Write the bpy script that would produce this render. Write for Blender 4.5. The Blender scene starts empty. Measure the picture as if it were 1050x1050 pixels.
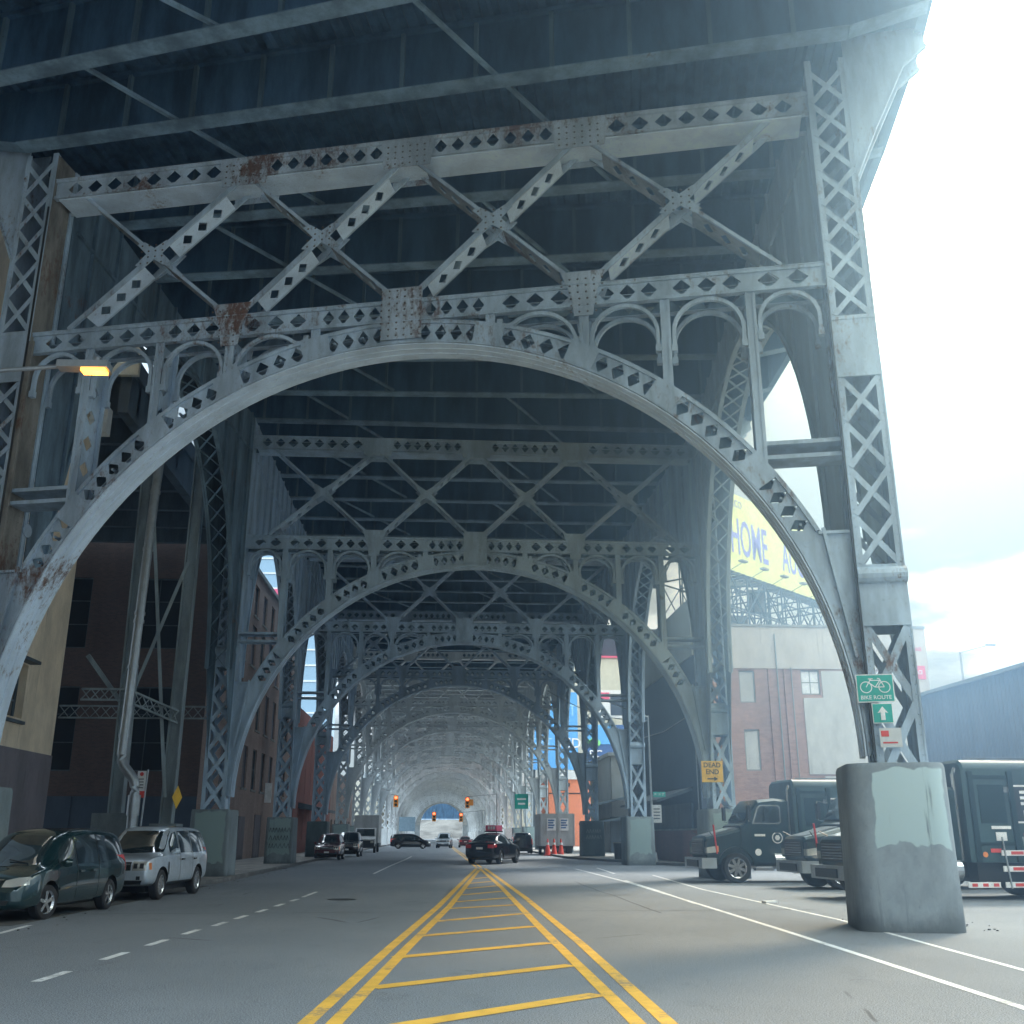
import bpy, bmesh, math, random
from mathutils import Vector, Matrix
from mathutils.bvhtree import BVHTree
random.seed(7)
sc = bpy.context.scene
col = sc.collection
R = math.radians

# ------------------------------------------------------------------ materials
def new_mat(name):
    m = bpy.data.materials.new(name); m.use_nodes = True
    nt = m.node_tree; b = nt.nodes['Principled BSDF']
    return m, nt, b

def N(nt, t, **kw):
    n = nt.nodes.new(t)
    for k, v in kw.items():
        if k in n.inputs: n.inputs[k].default_value = v
        else: setattr(n, k, v)
    return n

def mixc(nt, fac, a, b, blend='MIX'):
    n = nt.nodes.new('ShaderNodeMix'); n.data_type = 'RGBA'; n.blend_type = blend
    L = nt.links
    if isinstance(fac, (int, float)): n.inputs[0].default_value = fac
    else: L.new(fac, n.inputs[0])
    for i, v in ((6, a), (7, b)):
        if isinstance(v, tuple): n.inputs[i].default_value = (*v[:3], 1)
        else: L.new(v, n.inputs[i])
    return n.outputs[2]

def ramp(nt, src, lo, hi):
    n = nt.nodes.new('ShaderNodeMapRange'); n.inputs[1].default_value = lo; n.inputs[2].default_value = hi
    n.interpolation_type = 'SMOOTHSTEP'
    nt.links.new(src, n.inputs[0]); return n.outputs[0]

def wpos(nt, scale=(1, 1, 1)):
    g = nt.nodes.new('ShaderNodeNewGeometry')
    mp = nt.nodes.new('ShaderNodeMapping'); mp.inputs['Scale'].default_value = scale
    nt.links.new(g.outputs['Position'], mp.inputs[0]); return mp.outputs[0]

def noise(nt, vec, scale, detail=4, rough=.6):
    n = nt.nodes.new('ShaderNodeTexNoise'); n.inputs['Scale'].default_value = scale
    n.inputs['Detail'].default_value = detail; n.inputs['Roughness'].default_value = rough
    nt.links.new(vec, n.inputs['Vector']); return n.outputs['Fac']

def bump(nt, b, h, strength=.3, dist=.02):
    n = nt.nodes.new('ShaderNodeBump'); n.inputs['Strength'].default_value = strength
    n.inputs['Distance'].default_value = dist
    nt.links.new(h, n.inputs['Height']); nt.links.new(n.outputs[0], b.inputs['Normal'])

def paint(name, c, rough=.6, metal=0, var=.18, rust=0.0, scale=1.0, streak=True, dirt=(.05, .05, .05), bmp=.15):
    m, nt, b = new_mat(name)
    p = wpos(nt, (1, 1, .25)) if streak else wpos(nt)
    n1 = noise(nt, p, 1.3 * scale, 6, .65)
    n2 = noise(nt, wpos(nt), 14 * scale, 3)
    dark = tuple(v * (1 - 2 * var) for v in c); lite = tuple(min(1, v * (1 + var)) for v in c)
    o = mixc(nt, ramp(nt, n1, .3, .7), dark, lite)
    o = mixc(nt, ramp(nt, n2, .58, .8), o, tuple(v * .55 + d * .4 for v, d in zip(c, dirt)))
    if rust > 0:
        r1 = noise(nt, wpos(nt), .55, 3, .5); r2 = noise(nt, wpos(nt, (1.2, 1.2, .55)), 6.5, 9, .78)
        mm = nt.nodes.new('ShaderNodeMath'); mm.operation = 'ADD'
        nt.links.new(r1, mm.inputs[0]); nt.links.new(r2, mm.inputs[1])
        f = ramp(nt, mm.outputs[0], 1.24 - rust, 1.45 - rust)
        rc = mixc(nt, noise(nt, wpos(nt), 18, 4), (.05, .024, .016), (.24, .13, .085))
        o = mixc(nt, f, o, rc)
    nt.links.new(o, b.inputs['Base Color'])
    b.inputs['Roughness'].default_value = rough; b.inputs['Metallic'].default_value = metal
    if bmp: bump(nt, b, n2, bmp, .01)
    return m

def plain(name, c, rough=.5, metal=0, coat=0, emit=None, es=1):
    m, nt, b = new_mat(name)
    n2 = noise(nt, wpos(nt), 3.0, 5)
    o = mixc(nt, ramp(nt, n2, .3, .75), tuple(v * .85 for v in c), tuple(min(1, v * 1.08) for v in c))
    nt.links.new(o, b.inputs['Base Color'])
    b.inputs['Roughness'].default_value = rough; b.inputs['Metallic'].default_value = metal
    b.inputs['Coat Weight'].default_value = coat
    if emit:
        b.inputs['Emission Color'].default_value = (*emit, 1); b.inputs['Emission Strength'].default_value = es
    return m

def brick(name, c1, c2, mortar, axis='x', scale=1.0):
    m, nt, b = new_mat(name)
    g = nt.nodes.new('ShaderNodeNewGeometry'); s = nt.nodes.new('ShaderNodeSeparateXYZ'); cb = nt.nodes.new('ShaderNodeCombineXYZ')
    nt.links.new(g.outputs['Position'], s.inputs[0])
    nt.links.new(s.outputs[0 if axis == 'x' else 1], cb.inputs[0]); nt.links.new(s.outputs[2], cb.inputs[1])
    t = nt.nodes.new('ShaderNodeTexBrick')
    t.inputs['Scale'].default_value = 1.0; t.inputs['Brick Width'].default_value = .22 * scale
    t.inputs['Row Height'].default_value = .075 * scale; t.inputs['Mortar Size'].default_value = .008
    t.inputs['Color1'].default_value = (*c1, 1); t.inputs['Color2'].default_value = (*c2, 1); t.inputs['Mortar'].default_value = (*mortar, 1)
    nt.links.new(cb.outputs[0], t.inputs['Vector'])
    n1 = noise(nt, wpos(nt, (1, 1, .3)), .5, 6, .7)
    o = mixc(nt, ramp(nt, n1, .35, .7), t.outputs['Color'], (.5, .5, .5), 'MULTIPLY')
    o = mixc(nt, .55, t.outputs['Color'], o)
    nt.links.new(o, b.inputs['Base Color']); b.inputs['Roughness'].default_value = .85
    bump(nt, b, t.outputs['Fac'], .3, -.01)
    return m

def asphalt():
    m, nt, b = new_mat('asphalt')
    p = wpos(nt)
    big = noise(nt, p, .12, 5, .6); mid = noise(nt, wpos(nt, (1.2, .7, 1)), .8, 8, .75); fine = noise(nt, p, 38, 3, .8); grit = noise(nt, p, 9, 8, .8)
    o = mixc(nt, ramp(nt, big, .35, .65), (.130, .150, .172), (.185, .208, .232))
    o = mixc(nt, ramp(nt, mid, .55, .75), o, (.078, .087, .098))
    o = mixc(nt, ramp(nt, fine, .50, .78), o, (.24, .25, .26))
    o = mixc(nt, ramp(nt, grit, .63, .78), o, (.045, .05, .055))
    tr = noise(nt, wpos(nt, (1.0, .35, 1)), .7, 9, .8)
    o = mixc(nt, ramp(nt, tr, .50, .72), o, (.110, .126, .144))
    g2 = noise(nt, p, 22, 6, .85)
    o = mixc(nt, ramp(nt, g2, .56, .72), o, (.26, .275, .29))
    o = mixc(nt, ramp(nt, g2, .44, .30), o, (.06, .066, .074))
    g3 = noise(nt, p, 60, 2, .9)
    o = mixc(nt, ramp(nt, g3, .52, .60), o, (.30, .32, .34))
    o = mixc(nt, ramp(nt, g3, .46, .38), o, (.045, .05, .056))
    st2 = noise(nt, wpos(nt), .55, 7, .8)
    o = mixc(nt, ramp(nt, st2, .62, .72), o, (.055, .06, .068))
    v = nt.nodes.new('ShaderNodeTexVoronoi'); v.feature = 'DISTANCE_TO_EDGE'; v.inputs['Scale'].default_value = .22
    dn = nt.nodes.new('ShaderNodeTexNoise'); dn.inputs['Scale'].default_value = .8; nt.links.new(p, dn.inputs['Vector'])
    mx = nt.nodes.new('ShaderNodeMix'); mx.data_type = 'VECTOR'; mx.inputs[0].default_value = .12
    nt.links.new(p, mx.inputs[4]); nt.links.new(dn.outputs['Color'], mx.inputs[5]); nt.links.new(mx.outputs[1], v.inputs['Vector'])
    cr = ramp(nt, v.outputs['Distance'], .0015, .006)
    gate = ramp(nt, noise(nt, p, .3, 2), .60, .66)
    mul = nt.nodes.new('ShaderNodeMath'); mul.operation = 'MULTIPLY'
    inv = nt.nodes.new('ShaderNodeMath'); inv.operation = 'SUBTRACT'; inv.inputs[0].default_value = 1
    nt.links.new(cr, inv.inputs[1]); nt.links.new(inv.outputs[0], mul.inputs[0]); nt.links.new(gate, mul.inputs[1])
    o = mixc(nt, mul.outputs[0], o, (.075, .08, .088))
    nt.links.new(o, b.inputs['Base Color']); b.inputs['Roughness'].default_value = .82
    bump(nt, b, g3, .8, .02)
    return m

def concrete(name, c, joints=0, patch=None, var=.2):
    m, nt, b = new_mat(name)
    p = wpos(nt); n1 = noise(nt, wpos(nt, (1, 1, .5)), .9, 8, .7); n2 = noise(nt, p, 25, 4)
    o = mixc(nt, ramp(nt, n1, .3, .7), tuple(v * (1 - var * 1.6) for v in c), tuple(v * (1 + var) for v in c))
    o = mixc(nt, ramp(nt, n2, .6, .8), o, tuple(v * .5 for v in c))
    if joints:
        t = nt.nodes.new('ShaderNodeTexBrick'); t.offset = 0
        t.inputs['Scale'].default_value = 1; t.inputs['Brick Width'].default_value = joints; t.inputs['Row Height'].default_value = joints
        t.inputs['Mortar Size'].default_value = .02
        t.inputs['Color1'].default_value = (1, 1, 1, 1); t.inputs['Color2'].default_value = (.85, .85, .85, 1); t.inputs['Mortar'].default_value = (.3, .3, .3, 1)
        nt.links.new(p, t.inputs['Vector']); o = mixc(nt, 1.0, o, t.outputs['Color'], 'MULTIPLY')
    if patch:
        tc = nt.nodes.new('ShaderNodeTexCoord'); sp = nt.nodes.new('ShaderNodeSeparateXYZ'); nt.links.new(tc.outputs['Object'], sp.inputs[0])
        nn = noise(nt, tc.outputs['Object'], 1.6, 3, .5)
        def lin(out, k, off, nk):
            a = nt.nodes.new('ShaderNodeMath'); a.operation = 'MULTIPLY_ADD'; a.inputs[1].default_value = nk
            nt.links.new(nn, a.inputs[0]); 
            s_ = nt.nodes.new('ShaderNodeMath'); s_.operation = 'MULTIPLY_ADD'; s_.inputs[1].default_value = k; s_.inputs[2].default_value = off
            nt.links.new(out, s_.inputs[0]); nt.links.new(s_.outputs[0], a.inputs[2]); return a.outputs[0]
        z = sp.outputs[2]; x = sp.outputs[0]
        top = ramp(nt, lin(z, -1, patch[3], .5), .2, .24); bot = ramp(nt, lin(z, 1, -patch[2], .9), .4, .44)
        lf = ramp(nt, lin(x, 1, -patch[0], .3), .13, .16); rt = ramp(nt, lin(x, -1, patch[1], .3), .13, .16)
        f = top
        for q in (bot, lf, rt):
            k = nt.nodes.new('ShaderNodeMath'); k.operation = 'MULTIPLY'; nt.links.new(f, k.inputs[0]); nt.links.new(q, k.inputs[1]); f = k.outputs[0]
        o = mixc(nt, f, o, patch[4])
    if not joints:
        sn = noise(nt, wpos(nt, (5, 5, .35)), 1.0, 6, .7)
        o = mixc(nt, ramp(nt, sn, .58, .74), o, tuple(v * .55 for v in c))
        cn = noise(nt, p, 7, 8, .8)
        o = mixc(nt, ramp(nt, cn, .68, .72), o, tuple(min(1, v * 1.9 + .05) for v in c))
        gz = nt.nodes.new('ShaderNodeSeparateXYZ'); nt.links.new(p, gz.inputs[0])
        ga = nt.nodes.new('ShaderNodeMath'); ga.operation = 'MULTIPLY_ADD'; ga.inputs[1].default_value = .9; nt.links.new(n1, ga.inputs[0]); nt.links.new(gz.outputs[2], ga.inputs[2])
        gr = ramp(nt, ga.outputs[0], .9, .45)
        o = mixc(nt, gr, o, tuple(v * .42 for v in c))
    nt.links.new(o, b.inputs['Base Color']); b.inputs['Roughness'].default_value = .9
    bump(nt, b, n1, .25, .02)
    return m

def glass(name, c=(.012, .018, .02), rough=.06):
    m, nt, b = new_mat(name)
    b.inputs['Base Color'].default_value = (*c, 1); b.inputs['Roughness'].default_value = rough
    b.inputs['Coat Weight'].default_value = .6; b.inputs['Specular IOR Level'].default_value = .8
    n = noise(nt, wpos(nt), .9, 2); o = mixc(nt, ramp(nt, n, .35, .65), c, tuple(v * 2.2 for v in c)); nt.links.new(o, b.inputs['Base Color'])
    return m

M = {}
M['steel_near'] = paint('near_steel_paint', (.42, .53, .64), .5, var=.2, rust=.17)
M['steel_soffit'] = paint('near_soffit_lit_paint', (.66, .78, .90), .5, var=.10, rust=.12)  # lighter copy of the near paint, ground bounce put into the colour
M['steel_rusty'] = paint('rusty_steel', (.24, .225, .20), .8, var=.35, rust=.25)
M['steel'] = paint('steel_paint', (.42, .55, .68), .5, var=.16, rust=.05)
M['steel_far'] = paint('far_steel_lit_paint', (.78, .82, .84), .6, var=.06, streak=False)  # far frames paled, light they do not receive put into the colour
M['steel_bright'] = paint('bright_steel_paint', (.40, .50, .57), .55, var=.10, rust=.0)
M['steel_shade'] = paint('shaded_steel_paint', (.15, .23, .30), .6, var=.3, rust=.10)  # darkened copy of the steel, shade behind the diamond holes painted in
M['stiff'] = paint('stiffener_steel', (.12, .20, .26), .65, var=.25, rust=.05)
M['steel_gusset'] = paint('rust_stained_steel', (.44, .53, .62), .5, var=.2, rust=.24)
M['steel_dim'] = paint('shaded_brown_grey_steel', (.30, .33, .35), .6, var=.25, rust=.22)  # dimmer copy for falling diagonals, their shaded undersides painted in, plus rust
M['rivet'] = plain('rivet_heads', (.16, .13, .11), .7)
M['steel_mid'] = paint('mid_steel_lit_paint', (.64, .71, .75), .55, var=.1, rust=.0)  # paled copy for middle frames and far beams, light painted in
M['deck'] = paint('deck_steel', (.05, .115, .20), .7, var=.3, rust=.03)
M['flange'] = paint('beam_flange_steel', (.22, .33, .43), .65, var=.25, rust=.10)
M['asphalt'] = asphalt()
M['ground'] = concrete('ground_dirt', (.16, .16, .15))
M['walk'] = concrete('sidewalk_concrete', (.30, .29, .27), joints=1.5)
M['kerb'] = concrete('kerb_stone', (.27, .27, .26))
M['yellow'] = paint('yellow_road_paint', (.66, .38, .045), .75, var=.16, streak=False, scale=3)
M['white_line'] = paint('white_road_paint', (.66, .68, .68), .75, var=.2, streak=False, scale=3)
def worn(name, c):
    m, nt, b = new_mat(name)
    big = noise(nt, wpos(nt), 1.1, 4, .6); fin = noise(nt, wpos(nt), 16, 8, .8)
    mm = nt.nodes.new('ShaderNodeMath'); mm.operation = 'ADD'; nt.links.new(big, mm.inputs[0]); nt.links.new(fin, mm.inputs[1])
    o = mixc(nt, ramp(nt, noise(nt, wpos(nt), 3, 5), .3, .7), tuple(v * .8 for v in c), tuple(v * 1.05 for v in c))
    o = mixc(nt, ramp(nt, mm.outputs[0], 1.06, 1.22), o, tuple(v * .25 + .10 for v in c))
    nt.links.new(o, b.inputs['Base Color']); b.inputs['Roughness'].default_value = .8; bump(nt, b, fin, .3, .005); return m
M['yellow'] = worn('yellow_road_paint', (.70, .40, .05))
M['white_line'] = worn('white_road_paint', (.66, .68, .68))
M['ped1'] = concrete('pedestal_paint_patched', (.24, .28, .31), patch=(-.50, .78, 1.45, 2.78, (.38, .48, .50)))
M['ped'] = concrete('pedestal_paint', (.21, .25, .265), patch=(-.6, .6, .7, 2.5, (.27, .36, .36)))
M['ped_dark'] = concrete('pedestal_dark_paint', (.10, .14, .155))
M['beige'] = concrete('beige_stucco', (.72, .60, .45), var=.14)
M['plum'] = concrete('plum_base_paint', (.19, .17, .19), var=.15)
M['brickL_x'] = brick('shaded_front_brick', (.13, .080, .068), (.09, .057, .05), (.11, .10, .10), 'x')  # front wall copy of the brick, ramp shade put into the colour
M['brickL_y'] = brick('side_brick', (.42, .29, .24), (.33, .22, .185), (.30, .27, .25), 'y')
M['brickR'] = brick('mauve_brick', (.46, .27, .22), (.36, .20, .165), (.38, .32, .30), 'x', 1.6)
M['redbrick'] = brick('red_brick', (.36, .10, .08), (.27, .08, .06), (.2, .15, .14), 'y')
M['low_wall'] = brick('low_wall_brick', (.32, .13, .11), (.26, .11, .10), (.2, .13, .12), 'y')
M['band'] = concrete('beige_parapet', (.50, .455, .41), var=.1)
M['panel'] = concrete('stucco_panel', (.52, .51, .48), var=.12)
M['slate'] = concrete('slate_wall', (.062, .085, .12), var=.12)
M['slate_band'] = concrete('grey_parapet', (.24, .26, .26), var=.12)
M['corr'] = paint('blue_grey_cladding', (.125, .135, .16), .7, var=.10)
M['dark'] = plain('dark_void', (.012, .016, .02), .9)
M['black'] = plain('black_rubber', (.018, .018, .02), .75)
M['plastic'] = plain('black_plastic', (.02, .022, .025), .45)
M['glass'] = glass('car_glass')
M['pane'] = glass('window_pane', (.03, .035, .04), .15)
M['chrome'] = plain('alloy', (.62, .63, .64), .25, .9)
M['grey_metal'] = plain('galvanised', (.42, .46, .49), .4, .7)
M['van_green'] = plain('dark_green_car_paint', (.010, .040, .045), .22, .35, 1)
M['silver'] = plain('silver_car_paint', (.58, .66, .74), .28, .35, 1)
M['black_car'] = plain('black_car_paint', (.012, .014, .02), .2, .2, 1)
M['red_car'] = plain('dark_red_car_paint', (.10, .012, .015), .25, .2, 1)
M['white_car'] = plain('white_car_paint', (.66, .68, .70), .35, 0, .5)
M['truck'] = plain('dark_green_truck_paint', (.010, .030, .036), .32, .1, .6)
M['truck_body'] = paint('dark_truck_body', (.020, .055, .065), .45, var=.2)
M['light_metal'] = plain('white_hood_strip', (.6, .62, .62), .4)
M['lens'] = plain('headlamp_lens', (.62, .62, .58), .12, .3, 1)
M['amber'] = plain('amber_lens', (.8, .25, .05), .3)
M['red'] = plain('red_plastic', (.6, .03, .03), .35)
M['redsign'] = plain('red_sign', (.65, .06, .05), .5)
M['white'] = plain('white_paint', (.78, .78, .78), .5)
M['cone'] = plain('cone_orange', (.85, .09, .05), .5)
M['green_sign'] = plain('green_sign_face', (.015, .36, .30), .45)
M['yellow_sign'] = plain('yellow_sign_face', (.85, .50, .03), .5)
M['signal'] = plain('signal_yellow', (.80, .30, .03), .5)
M['trailer'] = paint('grey_trailer', (.40, .42, .43), .6, var=.12)
M['bill'] = plain('billboard_yellow', (.76, .80, .27), .6)
M['bill_text'] = plain('billboard_violet', (.25, .25, .62), .6)
M['blue_bill'] = plain('billboard_blue', (.12, .40, .80), .6)
M['navy_bill'] = plain('billboard_navy', (.05, .12, .30), .6)
M['light_blue'] = plain('billboard_light_blue', (.30, .62, .95), .6)
M['green'] = plain('billboard_green', (.25, .70, .25), .6)
M['pink'] = plain('pink_panel', (.75, .12, .22), .6)
M['orange'] = plain('orange_wall', (.80, .26, .14), .8)
M['cream'] = concrete('cream_wall', (.60, .57, .48), var=.08)
M['tower'] = plain('tower_glass', (.35, .50, .62), .25, .2)
M['dark_steel'] = paint('dark_side_steel', (.07, .10, .125), .6, var=.2, rust=.03)
M['stone'] = concrete('portal_stone', (.42, .45, .46), joints=1.2)
M['hill'] = paint('far_hillside', (.085, .085, .08), .9, var=.4, scale=.05, streak=False)
M['lamp_glow'] = plain('lamp_glow', (.9, .5, .2), .5, emit=(1.0, .36, .05), es=5)
M['sig_glow'] = plain('signal_glow', (.9, .1, .05), .5, emit=(1.0, .12, .05), es=6)

# ------------------------------------------------------------------ mesh builder
class MB:
    def __init__(s): s.v = []; s.f = []; s.m = []; s.mats = []; s.cur = 0
    def use(s, mat):
        if mat not in s.mats: s.mats.append(mat)
        s.cur = s.mats.index(mat); return s
    def add(s, vs, fs):
        k = len(s.v); s.v += [tuple(v) for v in vs]
        for f in fs: s.f.append(tuple(i + k for i in f)); s.m.append(s.cur)
        return s
    def box(s, c, d, rz=0):
        hx, hy, hz = d[0] / 2, d[1] / 2, d[2] / 2; ca, sa = math.cos(rz), math.sin(rz)
        vs = []
        for z in (-hz, hz):
            for x, y in ((-hx, -hy), (hx, -hy), (hx, hy), (-hx, hy)):
                vs.append((c[0] + x * ca - y * sa, c[1] + x * sa + y * ca, c[2] + z))
        return s.add(vs, [(3, 2, 1, 0), (4, 5, 6, 7), (0, 1, 5, 4), (1, 2, 6, 5), (2, 3, 7, 6), (3, 0, 4, 7)])
    def b2(s, x0, x1, y0, y1, z0, z1):
        return s.box(((x0 + x1) / 2, (y0 + y1) / 2, (z0 + z1) / 2), (abs(x1 - x0), abs(y1 - y0), abs(z1 - z0)))
    def bar(s, p0, p1, w, h, up=(0, 0, 1)):
        p0, p1, up = Vector(p0), Vector(p1), Vector(up)
        d = (p1 - p0).normalized(); a = d.cross(up)
        if a.length < 1e-4: a = d.cross(Vector((1, 0, 0)))
        a.normalize(); b = a.cross(d).normalized(); a = a * w / 2; b = b * h / 2
        vs = [p + q for p in (p0, p1) for q in (-a - b, a - b, a + b, -a + b)]
        return s.add(vs, [(0, 1, 2, 3), (7, 6, 5, 4), (4, 5, 1, 0), (5, 6, 2, 1), (6, 7, 3, 2), (7, 4, 0, 3)])
    def tube(s, pts, r, n=8, cap=True):
        pts = [Vector(p) for p in pts]; rs = r if isinstance(r, (list, tuple)) else [r] * len(pts); rings = []
        for i, p in enumerate(pts):
            d = (pts[min(i + 1, len(pts) - 1)] - pts[max(i - 1, 0)]).normalized()
            a = d.cross(Vector((0, 0, 1)))
            if a.length < .05: a = d.cross(Vector((0, 1, 0)))
            a.normalize(); b = d.cross(a)
            rings.append([p + (a * math.cos(2 * math.pi * k / n) + b * math.sin(2 * math.pi * k / n)) * rs[i] for k in range(n)])
        vs = [v for q in rings for v in q]; fs = []
        for i in range(len(pts) - 1):
            for k in range(n):
                fs.append((i * n + k, i * n + (k + 1) % n, (i + 1) * n + (k + 1) % n, (i + 1) * n + k))
        if cap: fs.append(tuple(range(n))[::-1]); fs.append(tuple((len(pts) - 1) * n + k for k in range(n)))
        return s.add(vs, fs)
    def prism(s, poly, t0, t1, ax='y'):
        n = len(poly)
        def mk(a, b, t):
            return {'y': (a, t, b), 'x': (t, a, b), 'z': (a, b, t)}[ax]
        vs = [mk(a, b, t0) for a, b in poly] + [mk(a, b, t1) for a, b in poly]
        fs = [tuple(range(n)), tuple(range(2 * n - 1, n - 1, -1))] + [(i, (i + 1) % n, n + (i + 1) % n, n + i) for i in range(n)]
        return s.add(vs, fs)
    def quad(s, a, b, c, d): return s.add([a, b, c, d], [(0, 1, 2, 3)])
    def perf(s, a, b, c, d, n, f=.76, t=.03):
        """a plate cell abcd with a diamond hole and hole walls; n = direction of thickness"""
        a, b, c, d, n = map(Vector, (a, b, c, d, n)); m = (a + b + c + d) / 4
        S, E, Nn, W = [m + (q - m) * f for q in ((a + b) / 2, (b + c) / 2, (c + d) / 2, (d + a) / 2)]
        P = [a, b, c, d, S, E, Nn, W]; Q = [p + n * t for p in P]
        fr = [(0, 1, 4), (1, 2, 5), (2, 3, 6), (3, 0, 7), (0, 4, 7), (1, 5, 4), (2, 6, 5), (3, 7, 6)]
        fs = fr + [tuple(i + 8 for i in q[::-1]) for q in fr] + [(4, 5, 13, 12), (5, 6, 14, 13), (6, 7, 15, 14), (7, 4, 12, 15)]
        return s.add(P + Q, fs)
    def solid(s, a, b, c, d, n, t=.03):
        a, b, c, d, n = map(Vector, (a, b, c, d, n)); P = [a, b, c, d]; Q = [p + n * t for p in P]
        return s.add(P + Q, [(0, 1, 2, 3), (7, 6, 5, 4), (0, 4, 5, 1), (1, 5, 6, 2), (2, 6, 7, 3), (3, 7, 4, 0)])
    def rivet(s, p, n, r=.03):
        p, n = Vector(p), Vector(n); a = n.cross(Vector((.3, .2, 1))).normalized(); b = n.cross(a)
        ring = [p + (a * math.cos(k * 1.2566) + b * math.sin(k * 1.2566)) * r for k in range(5)]
        return s.add(ring + [p + n * r * .8], [(k, (k + 1) % 5, 5) for k in range(5)])
    def mesh(s, name, smooth=False, ang=35):
        me = bpy.data.meshes.new(name); me.from_pydata(s.v, [], s.f)
        for m in s.mats: me.materials.append(m)
        me.polygons.foreach_set('material_index', s.m)
        bm = bmesh.new(); bm.from_mesh(me); bmesh.ops.recalc_face_normals(bm, faces=bm.faces); bm.to_mesh(me); bm.free()
        if smooth:
            me.polygons.foreach_set('use_smooth', [True] * len(me.polygons)); me.set_sharp_from_angle(angle=R(ang))
        me.update(); return me
    def build(s, name, parent=None, smooth=False, label=None, mat=None, ang=35):
        if mat is not None and not s.mats: s.mats = [mat]
        return link(name, s.mesh(name, smooth, ang), parent, label)

def link(name, me, parent=None, label=None):
    o = bpy.data.objects.new(name, me); col.objects.link(o)
    if parent is not None: o.parent = parent
    if label: o['label'] = label
    return o
def new(mat=None):
    b = MB()
    if mat is not None: b.use(mat)
    return b
def tag(o, label, cat, group=None):
    o['label'] = label; o['category'] = cat
    if group: o['group'] = group
    return o
def thing(name, label, cat, loc=(0, 0, 0), rz=0, group=None):
    o = bpy.data.objects.new(name, None); col.objects.link(o); o.location = loc; o.rotation_euler = (0, 0, rz)
    o.empty_display_size = .3
    return tag(o, label, cat, group)
def copy_tree(o, parent=None):
    c = o.copy(); col.objects.link(c)
    if parent is not None: c.parent = parent
    for ch in list(o.children): copy_tree(ch, c)
    return c
def struct(name, mb, **kw):
    o = mb.build(name, **kw); o['kind'] = 'structure'; return o
def text_obj(name, s, size, mat, mtx, parent=None, align='CENTER', sx=1.0, depth=.004, label=None, bold=0.0):
    cu = bpy.data.curves.new(name, 'FONT'); cu.body = s; cu.size = size; cu.align_x = align; cu.align_y = 'CENTER'; cu.extrude = depth; cu.offset = bold
    cu.resolution_u = 3
    t = bpy.data.objects.new(name, cu); col.objects.link(t)
    dg = bpy.context.evaluated_depsgraph_get(); dg.update()
    me = bpy.data.meshes.new_from_object(t.evaluated_get(dg)); bpy.data.objects.remove(t)
    for v in me.vertices: v.co.x *= sx
    me.transform(mtx); me.materials.clear(); me.materials.append(mat)
    return link(name, me, parent, label)
def face_mtx(loc, yaw=0):
    """text standing upright facing -y rotated by yaw about z"""
    return Matrix.Translation(loc) @ Matrix.Rotation(yaw, 4, 'Z') @ Matrix.Rotation(R(90), 4, 'X')

class MB2:
    """writes into another builder, always with the steel paint paled for light down the viaduct"""
    def __init__(s, mb): s.mb = mb; mb.use(M['steel_mid'])
    def use(s, m): return s
    def add(s, *a): s.mb.add(*a); return s
    def bar(s, *a): s.mb.bar(*a); return s
# ------------------------------------------------------------------ viaduct layout
A1 = R(-13.9)
F1 = (-1.08, 22.40)
F2 = (1.25, 43.1)
SP = 18.55
NF = 20
def st(s):
    if s <= 0:
        x, y, a = F1[0], F1[1], A1; n = int(round(-s * 40))
        for k in range(n):
            x += math.sin(a) * .5; y -= math.cos(a) * .5; a = max(R(-34), a - R(.55))
        return x, y, a
    if s <= 1:
        e = s * s * (3 - 2 * s); a = A1 * (1 - s)
        x = F1[0] + (F2[0] - F1[0]) * s + .55 * math.sin(math.pi * s) ; y = F1[1] + (F2[1] - F1[1]) * s
        return x, y, a
    return F2[0] - .055 * (s - 1), F2[1] + SP * (s - 1), 0.0
def loc2w(s, x, dy=0):
    cx, cy, a = st(s); return (cx + x * math.cos(a) - dy * math.sin(a), cy + x * math.sin(a) + dy * math.cos(a))

RI, RO, ZC = 9.62, 10.19, 3.1
T = .35
POSTS = (2.15, 4.35, 6.2, 8.1)
def arcp(r, th, y): return (r * math.cos(th), y, ZC + r * math.sin(th))

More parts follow.
